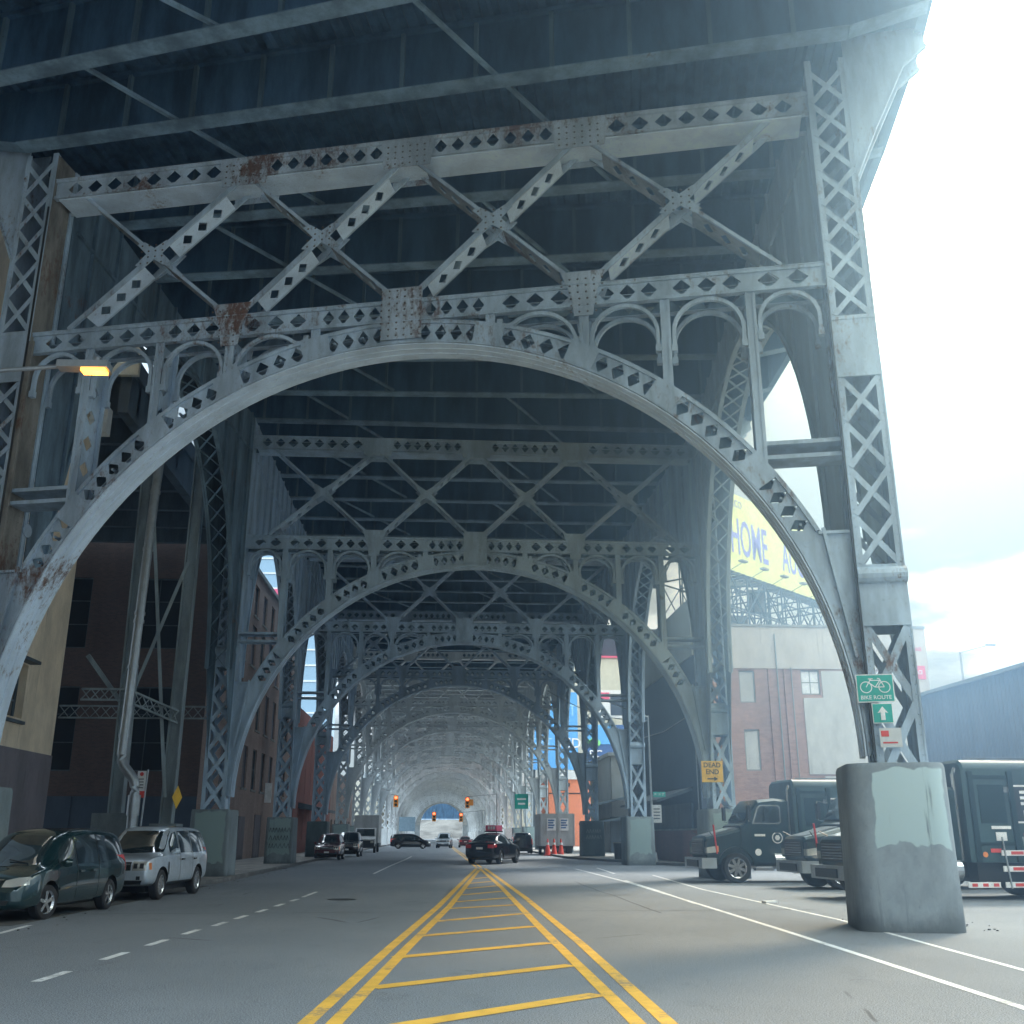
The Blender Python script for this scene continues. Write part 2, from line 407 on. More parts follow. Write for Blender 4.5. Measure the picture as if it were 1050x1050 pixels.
def m_arch(mat, sof):
    mb = new(mat)
    bnd = [(90, 77.7, 4), (77.7, 64.2, 4), (64.2, 51.9, 4), (51.9, 37.2, 5), (37.2, 25.9, 4)]
    for sgn in (1, -1):
        for y, n in ((-T, (0, 1, 0)), (T, (0, -1, 0))):
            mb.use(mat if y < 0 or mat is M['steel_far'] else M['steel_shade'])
            for hi, lo, cnt in bnd:
                g = 1.5 if hi < 90 else 2.2; g2 = 1.3
                cells = [(hi, hi - g, 0)]
                st_ = (hi - g - lo - g2) / cnt
                cells += [(hi - g - k * st_, hi - g - (k + 1) * st_, 1) for k in range(cnt)] + [(lo + g2, lo, 0)]
                for t0, t1, hole in cells:
                    a, b_ = R(t0), R(t1)
                    P = [arcp(RI, a, y), arcp(RI, b_, y), arcp(RO, b_, y), arcp(RO, a, y)]
                    P = [(sgn * p[0], p[1], p[2]) for p in P]
                    (mb.perf if hole else mb.solid)(*P, n)
            mb.use(mat)
            nn = -1 if y < 0 else 1
            prev = None
            for k in range(45):
                th = R(0 + 90 * k / 44)
                for r in (RI + .04, RO - .035):
                    if r > RI + .1 and th < R(25.9): continue
                    th2 = R(90 * (k + 1) / 44)
                    if k == 44: continue
                    p, q = arcp(r, th, y + nn * .03), arcp(r, th2, y + nn * .03)
                    mb.bar((sgn * p[0], p[1], p[2]), (sgn * q[0], q[1], q[2]), .06, .075, (0, 1, 0))
            # solid foot web between arc and column
            zs = [3.15 + (7.58 - 3.15) * k / 14 for k in range(15)]
            for k in range(14):
                z0, z1 = zs[k], zs[k + 1]
                x0 = math.sqrt(RI ** 2 - (z0 - ZC) ** 2); x1 = math.sqrt(RI ** 2 - (z1 - ZC) ** 2)
                yy = y + (.012 if y < 0 else -.012)
                mb.solid((sgn * x0, yy, z0), (sgn * 9.8, yy, z0), (sgn * 9.8, yy, z1), (sgn * x1, yy, z1), n)
            # ridge continuing the extrados down to the column
            mb.bar((sgn * 9.2, y + nn * .05, 7.7), (sgn * 9.62, y + nn * .05, 5.0), .07, .08, (0, 1, 0))
            mb.bar((sgn * 9.1, y + nn * .03, 7.6), (sgn * 9.8, y + nn * .03, 7.6), .06, .08, (0, 1, 0))
    # extrados top lips
    for sgn in (1, -1):
        for k in range(22):
            t0, t1 = R(26 + 64 * k / 22), R(26 + 64 * (k + 1) / 22)
            for ya, yb in ((-T - .06, -T + .16), (T - .16, T + .06)):
                P = [arcp(RO + .002, t0, ya), arcp(RO + .002, t1, ya), arcp(RO + .002, t1, yb), arcp(RO + .002, t0, yb)]
                P = [(sgn * p[0], p[1], p[2]) for p in P]
                mb.solid(*P, (sgn * math.cos(t0), 0, math.sin(t0)), .025)
    for sgn in (1, -1):
        for th in range(28, 90, 4):
            p = arcp(9.96, R(th + .3), 0)
            mb.bar((sgn * p[0], -T + .04, p[2]), (sgn * p[0], T - .04, p[2]), .05, .05)
    so = new(sof)
    for k in range(72):
        t0, t1 = R(180 * k / 72), R(180 * (k + 1) / 72)
        P = [arcp(RI - .004, t0, -T - .05), arcp(RI - .004, t1, -T - .05), arcp(RI - .004, t1, T + .05), arcp(RI - .004, t0, T + .05)]
        so.solid(*P, (-math.cos(t0), 0, -math.sin(t0)), .03)
        if True:
            for yy in (-.13, .13):
                P = [arcp(RI - .034, t0, yy - .05), arcp(RI - .034, t1, yy - .05), arcp(RI - .034, t1, yy + .05), arcp(RI - .034, t0, yy + .05)]
                so.solid(*P, (-math.cos(t0), 0, -math.sin(t0)), .018)
    return mb, so

def chord_band(mb, segs, z0, z1):
    for sgn in (1, -1):
        for y, n in ((-T, (0, 1, 0)), (T, (0, -1, 0))):
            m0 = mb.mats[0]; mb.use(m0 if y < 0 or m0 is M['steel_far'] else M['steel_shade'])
            for xa, xb, cnt, ga, gb in segs:
                w = (xb - gb - xa - ga) / cnt
                cells = [(xa, xa + ga, 0)] + [(xa + ga + k * w, xa + ga + (k + 1) * w, 1) for k in range(cnt)] + [(xb - gb, xb, 0)]
                for a, b_, hole in cells:
                    if b_ - a < .01: continue
                    f = mb.perf if hole else mb.solid
                    f((sgn * a, y, z0), (sgn * b_, y, z0), (sgn * b_, y, z1), (sgn * a, y, z1), n)
            mb.use(m0); nn = -1 if y < 0 else 1
            x1 = segs[-1][1]
            for z in (z0 + .035, z1 - .035):
                mb.bar((0, y + nn * .03, z), (sgn * x1, y + nn * .03, z), .06, .07, (0, 0, 1))
            for z, dz in ((z0 - .012, -1), (z1 + .012, 1)):
                mb.b2(0, sgn * x1, y - .09 * (-nn) - .06, y + .06, z - .011, z + .011) if False else mb.b2(0, sgn * x1, y - .08, y + .08, z - .011, z + .011)

def m_column(mat, sgn, zplates, zt=19.25, z0=2.6, c1=.93, c2=1.22):
    mb = new(mat); xc = sgn * 10.23; hw = .455; hd = .5
    for sx in (-1, 1):
        for sy in (-1, 1):
            x, y = xc + sx * (hw - .06), sy * (hd - .06)
            mb.b2(x - .075, x + .075, sy * hd - .0, sy * (hd - .025), z0, zt)
            mb.b2(xc + sx * hw, xc + sx * (hw - .025), y - .075, y + .075, z0, zt - .01)
        mb.b2(xc + sx * (hw - .03), xc + sx * (hw - .055), -hd + .03, hd - .03, z0, zt - .02)
    zones = []; z = z0
    for a, b_ in zplates:
        zones.append((z, a)); z = b_
    zones.append((z, zt - .3))
    for a, b_ in zplates:
        for sy in (-1, 1):
            mb.b2(xc - hw + .02, xc + hw - .02, sy * (hd + .012), sy * (hd - .012), a, b_)
            mb.b2(xc - hw + .0, xc + hw, sy * (hd + .028), sy * (hd + .012), a, a + .09)
            mb.b2(xc - hw + .0, xc + hw, sy * (hd + .028), sy * (hd + .012), b_ - .09, b_)
        if b_ < 10:
            for sy in (-1, 1):
                zz = b_ - .42
                mb.tube([(xc - hw - .02, sy * (hd + .01), zz + .2), (xc + hw + .02, sy * (hd + .01), zz + .2)], .17, 12)
    for i, (a, b_) in enumerate(zones):
        cell = c2 if i == 0 else c1
        n = max(1, round((b_ - a) / cell)); h = (b_ - a) / n; w = .15 if i == 0 else .12
        for sy in (-1, 1):
            for k in range(n):
                y1, y2 = sy * (hd + .004), sy * (hd - .022)
                mb.bar((xc - hw + .08, y1, a + k * h + .03), (xc + hw - .08, y1, a + (k + 1) * h - .03), w, .016, (0, 1, 0))
                mb.bar((xc - hw + .08, y2, a + (k + 1) * h - .03), (xc + hw - .08, y2, a + k * h + .03), w, .016, (0, 1, 0))
    return mb

def m_post(mat, x, arch=True):
    mb = new(mat); th = math.acos(min(1, abs(x) / 10.1)); zb = ZC + 10.2 * math.sin(th)
    for y in (-T, T):
        n = -1 if y < 0 else 1
        for dx in (-.075, .075):
            mb.b2(x + dx - .035, x + dx + .035, y + n * .035, y - n * .02, zb, 13.35)
        mb.b2(x - .04, x + .04, y + n * .015, y - n * .015, zb, 13.35)
    L = 13.3 - zb
    cnt = max(1, int(L / .62)); h = L / cnt
    for k in range(cnt):
        mb.perf((x, -T + .02, zb + k * h), (x, T - .02, zb + k * h), (x, T - .02, zb + (k + 1) * h), (x, -T + .02, zb + (k + 1) * h), (1, 0, 0), .6, .015)
    # gusset where post meets arch
    for y, s_ in ((-T, -1), (T, 1)):
        p = []
        for dt, r in ((-2.0, RO + .02), (2.0, RO + .02), (2.0, RI + .05), (-2.0, RI + .05)):
            t2 = th + R(dt); q = arcp(r, t2, 0); p.append((math.copysign(q[0], x), q[2]))
        mb.prism(p, y + s_ * .06, y + s_ * .075, 'y')
    return mb

def m_archlet(mat, xa, xb, ys=None):
    mb = new(mat); c = (xa + xb) / 2; r = abs(xb - xa) / 2 - .08
    zc = 13.24 - r
    low = zc - .45
    for y in ys or (-T + .02, T - .02):
        pts = []
        # clamp legs above the arch
        def clampz(x, z):
            return max(z, ZC + math.sqrt(max(0, RO ** 2 - x * x)) + .02)
        L = [(c - r, low), (c - r, zc)] + [(c - r * math.cos(R(a)), zc + r * math.sin(R(a))) for a in range(12, 180, 12)] + [(c + r, zc), (c + r, low)]
        L = [(x, clampz(x, z)) for x, z in L]
        for (x0, z0), (x1, z1) in zip(L, L[1:]):
            if math.hypot(x1 - x0, z1 - z0) < .02: continue
            mb.bar((x0, y, z0), (x1, y, z1), .085, .10, (0, 1, 0))
        for sx in (-1, 1):
            z = clampz(c + sx * r, low)
            mb.box((c + sx * r, y, z + .05), (.13, .13, .16))
    return mb

def m_diag(mat, plate, xa, za, xb, zb):
    """one diagonal: front and back angles, soffit plate with diamond holes"""
    mb = new(mat); a = Vector((xa, 0, za)); b = Vector((xb, 0, zb)); d = (b - a); L = d.length; d.normalize()
    up = Vector((-d.z, 0, d.x));
    if up.z < 0: up = -up
    off = .012 if xb > xa else -.012
    for y in (-.31, .31):
        q = Vector((0, y + (off if y < 0 else -off), 0))
        mb.bar(a + q, b + q, .05, .13 if xb > xa else .085, up)
    pls = []; dn = -up * .06
    def plate_run(t0, t1, cnt):
        pl = new(plate); pls.append(pl)
        w = (t1 - t0) / (cnt + .8)
        for k, (s0, s1, hole) in enumerate([(t0, t0 + .4 * w, 0)] + [(t0 + (.4 + j) * w, t0 + (1.4 + j) * w, 1) for j in range(cnt)] + [(t1 - .4 * w, t1, 0)]):
            P = [a + d * s0 + dn + Vector((0, -.31, 0)), a + d * s1 + dn + Vector((0, -.31, 0)), a + d * s1 + dn + Vector((0, .31, 0)), a + d * s0 + dn + Vector((0, .31, 0))]
            (pl.perf if hole else pl.solid)(*P, up, .66) if hole else pl.solid(*P, up, .02)
    plate_run(.55, L / 2 - .42, 3); plate_run(L / 2 + .42, L - .55, 3)
    return (mb, *pls)

def gusset(mat, x, z, kind, mat2=None, riv=False):
    mb = new(mat)
    for s_ in (-1, 1):
        mb.use(mat); y = s_ * ((T + .065) if kind != 'x' else .35)
        if kind == 'low':
            poly = [(x - .22, z - .6), (x + .22, z - .6), (x + .28, z - .1), (x + .52, z + .55), (x - .52, z + .55), (x - .28, z - .1)]
        elif kind == 'crown':
            poly = [(x - .5, 12.84), (x + .5, 12.84), (x + .5, 14.2), (x - .5, 14.2)]
        elif kind == 'x':
            poly = [(x - .5, z - .30), (x - .30, z - .36), (x, z - .16), (x + .30, z - .36), (x + .5, z - .30), (x + .22, z), (x + .5, z + .30), (x + .30, z + .36), (x, z + .16), (x - .30, z + .36), (x - .5, z + .30), (x - .22, z)]
        else:
            poly = [(x - .7, z + .38), (x - .6, z - .42), (x + .6, z - .42), (x + .7, z + .38)]
        mb.prism(poly, y - s_ * .012, y + s_ * .008, 'y')
        if riv and s_ < 0:
            mb.use(M['rivet'])
            xs = [p[0] for p in poly]; zs = [p[1] for p in poly]
            z_ = min(zs) + .1
            while z_ < max(zs) - .05:
                wid = .28 if kind == 'low' and z_ < z else (.5 if kind != 'x' else .35)
                k = -wid
                while k <= wid + .01:
                    if kind != 'x' or abs(z_ - z) < .3: mb.rivet((x + k, y - .009, z_), (0, -1, 0))
                    k += .19
                z_ += .17
    return mb

def build_frame(name, label, mats, plates, near=False, group=None):
    root = thing(name, label, 'arch frame', group=group)
    st_, so_, low_ = mats; gm = M['steel_gusset'] if near else st_
    a, s_ = m_arch(st_, so_)
    if near:
        for sgn in (1, -1):
            for k in range(150):
                th = R(27 + 62 * k / 149)
                for r in (RI + .045, RO - .04):
                    p = arcp(r, th, -T - .06); a.rivet((sgn * p[0], p[1], p[2]), (0, -1, 0), .018)
    arch = a.build('arch_rib', root); s_.build('soffit_plate', arch, smooth=True)
    mb = new(st_)
    chord_band(mb, [(0, 2.15, 4, .5, .1), (2.15, 4.35, 3, .2, .28), (4.35, 6.2, 3, .28, .1), (6.2, 8.1, 3, .12, .1), (8.1, 9.79, 2, .12, .3)], 13.32, 13.86)
    if near:
        k = -9.4
        while k < 9.4:
            for z in (13.36, 13.82): mb.rivet((k, -T - .06, z), (0, -1, 0), .018)
            k += .19
    mb.build('lower_chord', root)
    mb = new(gm)
    chord_band(mb, [(0, 4.35, 7, .62, .62), (4.35, 9.79, 8, .62, .3)], 17.88, 18.44)
    mb.use(so_ if near else st_).b2(-9.6, 9.6, -T - .05, T + .05, 17.79, 17.83)
    mb.build('upper_chord', root)
    xs = [-9.0, -4.35, 0, 4.35, 9.0]
    for i in range(4):
        xa, xb = xs[i], xs[i + 1]
        for p, q in (((xa + .15, 13.95), (xb - .15, 17.85)), ((xb - .15, 13.95), (xa + .15, 17.85))):
            m1, m2, m3 = m_diag(st_, so_ if q[0] > p[0] else (M['steel_dim'] if near else so_), p[0], p[1], q[0], q[1])  # plate tone by slope: lit copy when rising, shaded copy when falling
            d = m1.build('diagonal_brace', root); m2.build('perforated_plate', d); m3.build('perforated_plate', d)
        gusset(st_, (xa + xb) / 2, 15.9, 'x', riv=near).build('gusset_plate', root)
    for x in (-4.35, 4.35): gusset(gm, x, 13.65, 'low', riv=near).build('gusset_plate', root)
    gusset(gm, 0, 14, 'crown', riv=near).build('gusset_plate', root)
    for x in (-4.35, 0, 4.35): gusset(gm, x, 18.05, 'top', riv=near).build('gusset_plate', root)
    for s in (-1, 1):
        for x in POSTS[1:]: m_post(st_, s * x).build('spandrel_post', root)
        m_post(st_, s * POSTS[0]).build('spandrel_post', root)
        for xa, xb in ((2.3, 4.25), (4.45, 6.1), (6.3, 8.0), (8.2, 9.65)):
            for y_ in (-T + .02, T - .02): m_archlet(st_, s * xa, s * xb, (y_,)).build('spandrel_archlet', root)
        mb = new(st_)
        for z in (9.3, 9.62):
            mb.b2(s * 8.1, s * 9.79, -.32, .32, z, z + .09)
        mb.build('strut', root)
        cm = m_column(st_, s, plates[s])
        if near:
            for sx in (-1, 1):
                z = 3.1
                while z < 19:
                    cm.rivet((s * 10.23 + sx * .4, -.505, z), (0, -1, 0), .018); z += .19
        c = cm.build('column', root)
        if near and s < 0:
            rb = new(M['steel_rusty']); rb.b2(-9.79, -9.765, -.47, .30, 2.7, 19.2); rb.b2(-9.79, -9.62, -.53, -.47, 7.8, 13.6)
            z = 3.2
            while z < 19:
                for yy in (-.42, -.3, .12, .24): rb.rivet((-9.765, yy, z), (1, 0, 0), .02)
                rb.rivet((-9.70, -.53, z), (0, -1, 0), .02) if 7.8 < z < 13.6 else None
                z += .17
            rb.build('side_plate', c, label='rust stained inner side plate of the column')
        mb = new(st_)
        for y in (-.4, .4):
            P = [(10.68, 16.0), (11.2, 17.2), (12.0, 18.9), (12.55, 19.35), (12.5, 19.9), (10.68, 19.9)]
            mb.prism([(s * p, q) for p, q in P], y - .015, y + .015, 'y')
            for p, q in zip(P[:3], P[1:4]): mb.bar((s * p[0], y, p[1]), (s * q[0], y, q[1]), .14, .05, (0, 0, 1))
        mb.build('cantilever_bracket', root)
    return root

def pedestal(mat, root, s, w, d, h, r, taper=.04, yoff=0, n=5, dx=0):
    mb = new(mat); rings = []
    for z, k in ((0, 1), (h * .5, 1 - taper / 2), (h - .08, 1 - taper), (h, .97 - taper)):
        ring = []
        for cx, cy, a0 in ((1, 1, 0), (-1, 1, 90), (-1, -1, 180), (1, -1, 270)):
            for j in range(n + 1):
                a = R(a0 + 90 * j / n)
                ring.append((s * 10.2 + k * (cx * (w / 2 - r) + r * math.cos(a)), yoff + k * (cy * (d / 2 - r) + r * math.sin(a)), z))
        rings.append(ring)
    m = len(rings[0]); vs = [v for q in rings for v in q]; fs = []
    for i in range(3):
        for k in range(m): fs.append((i * m + k, i * m + (k + 1) % m, (i + 1) * m + (k + 1) % m, (i + 1) * m + k))
    fs.append(tuple(3 * m + k for k in range(m)))
    # shift to a local origin so object coords serve the paint patch
    vs = [(x - s * 10.2, y, z) for x, y, z in vs]
    mb.add(vs, fs); o = mb.build('pedestal', root, smooth=True, ang=40); o.location = (s * 10.2 + dx, 0, 0); return o

def m_side_arch(mat, p0, p1, sgn, aell, lat=True, zc=8.0, bell=8.75, far=False):
    """web wall with a round opening between two columns; p0, p1 are plan points (column faces)"""
    p0, p1 = Vector((*p0, 0)), Vector((*p1, 0)); L = (p1 - p0).length; d = (p1 - p0).normalized(); n = Vector((d.y, -d.x, 0)) * sgn  # outward
    mid = L / 2; ztop = 19.2; W = new(mat)
    def P(t, off, z): q = p0 + d * t + n * off; return (q.x, q.y, z)
    ts = [mid + aell * math.cos(R(180 - 180 * k / 36)) for k in range(37)]
    zs = [zc + bell * math.sin(R(180 * k / 36)) for k in range(37)]
    for off, th in ((-.42, 1), (.42, -1)):
        for k in range(36):
            W.solid(P(ts[k], off, zs[k]), P(ts[k + 1], off, zs[k + 1]), P(ts[k + 1], off, ztop), P(ts[k], off, ztop), n * th, .02)
        for a, e in ((0, ts[0]), (ts[-1], L)):
            W.solid(P(a, off, zc), P(e, off, zc), P(e, off, ztop), P(a, off, ztop), n * th, .02)
        for a, e in ((0, ts[0]), (L, ts[-1])):
            W.add([P(a, off, 4.5), P(e, off, zc), P(a, off, zc), P(a, off + .02 * th, 4.5), P(e, off + .02 * th, zc), P(a, off + .02 * th, zc)], [(0, 1, 2), (5, 4, 3), (0, 3, 4, 1), (1, 4, 5, 2)])
        # rim angle
        for k in range(36):
            W.bar(P(ts[k], off - .04 * th, zs[k]), P(ts[k + 1], off - .04 * th, zs[k + 1]), .10, .07, tuple(n))
            k2 = k
        if not far:
            t = 1.2
            while t < L - .5:
                if abs(t - mid) < aell: zb = zc + bell * math.sqrt(max(0, 1 - ((t - mid) / aell) ** 2))
                else: zb = zc
                W.bar(P(t, off - .05 * th, zb), P(t, off - .05 * th, ztop), .08, .08, tuple(n)); t += 1.55
            W.bar(P(.2, off - .05 * th, 17.55), P(L - .2, off - .05 * th, 17.55), .07, .10)
    S = new(mat)
    if not far:
        for k in range(36):
            a0, a1 = (ts[k], zs[k]), (ts[k + 1], zs[k + 1])
            S.bar(P(a0[0], -.36, a0[1] - .03), P(a1[0], .36, a1[1] - .03), .09, .012)
            S.bar(P(a0[0], .36, a0[1] - .01), P(a1[0], -.36, a1[1] - .01), .09, .012)
            for off in (-.4, .4):
                S.bar(P(a0[0], off, a0[1] - .02), P(a1[0], off, a1[1] - .02), .13, .03)
    return W, S

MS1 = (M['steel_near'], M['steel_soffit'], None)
MS = (M['steel'], M['steel'], None)
G = 'steel arch frames of the viaduct'
f1 = build_frame('arch_frame', 'nearest steel arch frame, rust streaked and set askew, filling the upper half', MS1,
                 {1: [(5.6, 6.85), (11.0, 12.45)], -1: [(8.2, 9.1), (12.5, 13.9)]}, True, G)
f1.location = (F1[0], F1[1], 0); f1.rotation_euler = (0, 0, A1)
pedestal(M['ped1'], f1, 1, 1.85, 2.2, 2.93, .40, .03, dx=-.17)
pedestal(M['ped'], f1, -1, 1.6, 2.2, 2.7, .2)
f2 = build_frame('arch_frame', 'second steel arch frame, its grey pedestal right behind the parked silver SUV', MS,
                 {1: [(5.6, 6.9), (12.5, 13.9)], -1: [(8.2, 9.1), (12.5, 13.9)]}, False, G)
f2.location = (F2[0], F2[1], 0)
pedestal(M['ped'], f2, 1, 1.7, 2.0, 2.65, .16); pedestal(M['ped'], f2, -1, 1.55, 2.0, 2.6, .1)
# the side arch of the skewed first bay, in the first frame's coordinates
def tolocal(p):
    v = Matrix.Rotation(-A1, 2) @ Vector((p[0] - F1[0], p[1] - F1[1])); return (v.x, v.y)
for s in (1, -1):
    q = tolocal((F2[0] + s * 10.2, F2[1] - .52)); Ls = math.hypot(q[0] - s * 10.2, q[1] - .52)
    w_, s_ = m_side_arch(M['steel_shade'] if s < 0 else M['steel_bright'], (s * 10.2, .52), q, s, Ls / 2 - (1.35 if s > 0 else 1.0), bell=9.5 if s > 0 else 9.9)  # left wall takes the darkened steel, its weaker light painted in
    o = w_.build('side_arch', f1); s_.build('soffit_lattice', o)
# standard bays
for s in (1, -1):
    w_, s_ = m_side_arch(M['steel'], (s * 10.2, .52), (s * 10.2 - .055, SP - .52), s, 8.3)
    o = w_.build('side_arch', f2); s_.build('soffit_lattice', o)
labels = ['third steel arch frame, graffiti written on its left pedestal, street name pole at its right',
          'fourth steel arch frame, with graffiti covered dark pedestal beside the orange cone',
          'fifth steel arch frame, its right legs just behind the grey trailer']
frames = [f1, f2]
for i in range(2, 8):
    c = copy_tree(f2)
    c['label'] = labels[i - 2] if i < 5 else 'grey steel arch frame in the middle distance of the viaduct'
    c.location = (F2[0] - .055 * (i - 1), F2[1] + SP * (i - 1), 0); frames.append(c)
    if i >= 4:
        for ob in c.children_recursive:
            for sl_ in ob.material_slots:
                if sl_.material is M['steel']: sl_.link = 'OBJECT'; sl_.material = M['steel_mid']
    if i == 3:
        for ch in c.children:
            if ch.name.startswith('pedestal'):
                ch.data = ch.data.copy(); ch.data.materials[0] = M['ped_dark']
# the far ones: too small to show their parts, one merged mesh
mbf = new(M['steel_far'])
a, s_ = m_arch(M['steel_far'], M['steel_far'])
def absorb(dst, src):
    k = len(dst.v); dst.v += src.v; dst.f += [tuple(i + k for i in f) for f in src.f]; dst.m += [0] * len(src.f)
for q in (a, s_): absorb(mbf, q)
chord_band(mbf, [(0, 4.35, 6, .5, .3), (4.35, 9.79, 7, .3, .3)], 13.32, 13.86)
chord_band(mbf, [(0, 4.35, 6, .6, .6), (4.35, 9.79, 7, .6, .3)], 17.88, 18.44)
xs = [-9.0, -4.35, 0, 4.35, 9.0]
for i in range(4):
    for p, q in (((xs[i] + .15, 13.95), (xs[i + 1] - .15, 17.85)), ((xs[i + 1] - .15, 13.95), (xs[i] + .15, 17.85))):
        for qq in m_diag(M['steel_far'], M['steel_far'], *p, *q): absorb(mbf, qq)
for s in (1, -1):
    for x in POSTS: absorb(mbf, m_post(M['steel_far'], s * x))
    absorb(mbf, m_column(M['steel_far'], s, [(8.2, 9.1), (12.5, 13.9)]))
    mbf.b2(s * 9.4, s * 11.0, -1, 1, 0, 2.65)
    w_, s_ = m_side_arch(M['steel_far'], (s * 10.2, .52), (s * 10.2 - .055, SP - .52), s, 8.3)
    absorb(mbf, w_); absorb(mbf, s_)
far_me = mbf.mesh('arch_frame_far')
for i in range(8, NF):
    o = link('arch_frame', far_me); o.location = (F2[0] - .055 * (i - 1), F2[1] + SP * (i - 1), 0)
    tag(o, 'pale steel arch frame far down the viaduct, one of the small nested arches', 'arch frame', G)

# ------------------------------------------------------------------ deck
deck = thing('viaduct_deck', 'dark riveted steel underside of the road deck carried by the arch frames', 'bridge deck')
def deck_strip(mb, sa, sb, nseg):
    xs = []; x = -12.3; k = 0
    while x < 12.31:
        xs.append((x, 21.22 + (.12 if (k // 2) % 2 else 0))); x += .17 if k % 2 == 0 else .07; k += 1
    for j in range(nseg):
        a_, b_ = sa + (sb - sa) * j / nseg, sa + (sb - sa) * (j + 1) / nseg
        va = [(*loc2w(a_, x), z) for x, z in xs]; vb = [(*loc2w(b_, x), z) for x, z in xs]; n = len(xs)
        mb.add(va + vb, [(i, i + 1, n + i + 1, n + i) for i in range(n - 1)])
        P = [(*loc2w(a_, -12.6), 21.7), (*loc2w(a_, 12.6), 21.7), (*loc2w(b_, 12.6), 21.7), (*loc2w(b_, -12.6), 21.7)]
        mb.solid(*P, (0, 0, 1), .25)
mb = new(M['deck']); deck_strip(mb, -1.4, 0, 14); deck_strip(mb, 0, 1, 6); deck_strip(mb, 1, 5, 4); deck_strip(mb, 5, NF + .2, NF - 5)
mb.build('deck_plate', deck)
beams = [-1.35, -1.15, -.95, -.75, -.55, -.375, -.2, -.05] + [k / 6 for k in range(1, 6)] + [1 + .2 * k for k in range(5 * (NF - 1) + 2)]
def girder(mb, s, far=False):
    use0 = mb.use
    if far: mb = MB2(mb)
    cx, cy, a = st(s); ca, sa = math.cos(a), math.sin(a)
    def Wp(x, y, z): return (cx + x * ca - y * sa, cy + x * sa + y * ca, z)
    def obox(x0, x1, y0, y1, z0, z1):
        vs = [Wp(x, y, z) for z in (z0, z1) for x, y in ((x0, y0), (x1, y0), (x1, y1), (x0, y1))]
        mb.add(vs, [(3, 2, 1, 0), (4, 5, 6, 7), (0, 1, 5, 4), (1, 2, 6, 5), (2, 3, 7, 6), (3, 0, 4, 7)])
    mb.use(M['deck']); obox(-10.7, 10.7, -.015, .015, 19.34, 21.2)
    mb.use(M['stiff'])
    for x in [-9.5 + 1.9 * k for k in range(11)]:
        obox(x - .05, x + .05, -.13, -.015, 19.345, 21.1); obox(x - .05, x + .05, .015, .13, 19.345, 21.1)
    mb.use(M['deck'])
    for sg in (-1, 1):
        P = [(10.7, 19.34), (12.45, 19.75), (12.45, 21.2), (10.7, 21.2)]
        vs = [Wp(sg * x, -.015, z) for x, z in P] + [Wp(sg * x, .015, z) for x, z in P]
        mb.add(vs, [(0, 1, 2, 3), (7, 6, 5, 4), (0, 4, 5, 1), (1, 5, 6, 2), (2, 6, 7, 3), (3, 7, 4, 0)])
        mb.use(M['flange'])
        p, q = Wp(sg * 10.72, 0, 19.32), Wp(sg * 12.5, 0, 19.73); mb.bar(p, q, .42, .03); mb.use(M['deck'])
    obox(-10.7, 10.7, -.16, .16, 21.08, 21.19)
    mb.use(M['flange']); obox(-10.7, 10.7, -.23, .23, 19.3, 19.338)
    obox(-10.7, 10.7, -.09, .09, 19.339, 19.42)
for k, s in enumerate(beams[:99]):
    mb = new(M['deck']); girder(mb, s, s > 5); mb.build('floor_beam', deck)
if len(beams) > 99:
    mb = new(M['deck'])
    for s in beams[99:]: girder(mb, s, True)
    o = mb.build('floor_beam', deck); o['kind'] = 'stuff'
for sg in (-1, 1):
    mb = new(M['deck'])
    for a_, b_, n in ((-1.4, 0, 14), (0, 1, 6), (1, NF + .2, NF)):
        for j in range(n):
            s0, s1 = a_ + (b_ - a_) * j / n, a_ + (b_ - a_) * (j + 1) / n
            for x, z0, z1, t in ((12.5, 19.8, 21.65, .05), (12.45, 21.96, 22.6, .12)):
                pa, pb = loc2w(s0, sg * x), loc2w(s1, sg * x)
                mb.bar((*pa, (z0 + z1) / 2), (*pb, (z0 + z1) / 2), t, z1 - z0)
            pa, pb = loc2w(s0, sg * 12.47), loc2w(s1, sg * 12.47); mb.bar((*pa, 19.78), (*pb, 19.78), .25, .05)
    mb.build('edge_girder', deck)
mb = new(M['flange'])
for k in range(0, len(beams) - 2, 1):
    s0, s1 = beams[k], beams[min(k + 2, len(beams) - 1)]
    if s0 > 4: break
    if k % 2 == 0:
        for xa, xb in ((-7.5, -3.5), (1, 5)):
            mb.bar((*loc2w(s0, xa), 19.5), (*loc2w(s1, xb), 19.5), .11, .08)
mb.build('lateral_brace', deck)

# ------------------------------------------------------------------ ground and streets
mb = new(M['ground'])
mb.add([(-3000, -300, -.03), (3000, -300, -.03), (3000, 4000, -.03), (-3000, 4000, -.03)], [(0, 1, 2, 3)]); struct('ground', mb)
mb = new(M['asphalt'])
mb.add([(-60, -40, 0), (60, -40, 0), (60, 440, 0), (-60, 440, 0)], [(0, 1, 2, 3)]); struct('road', mb)
def slab(name, poly, z0, z1, mat, kmat=None):
    mb = new(mat); n = len(poly)
    mb.add([(x, y, z1) for x, y in poly] + [(x, y, z0) for x, y in poly], [tuple(range(n))] + [(i, (i + 1) % n, n + (i + 1) % n, n + i) for i in range(n)])
    return struct(name, mb)
slab('sidewalk', [(-8.0, 39), (-8.15, 60), (-8.6, 92), (-8.9, 396), (-40, 396), (-40, 37.2), (-14, 37.2), (-9.5, 37.6), (-8.4, 38)], -.02, .13, M['walk'])
slab('sidewalk', [(9.4, 78), (11.2, 68), (12.6, 62), (14.7, 56), (40, 56), (40, 396), (9.2, 396), (9.2, 90)], -.02, .13, M['walk'])
mb = new(M['kerb'])
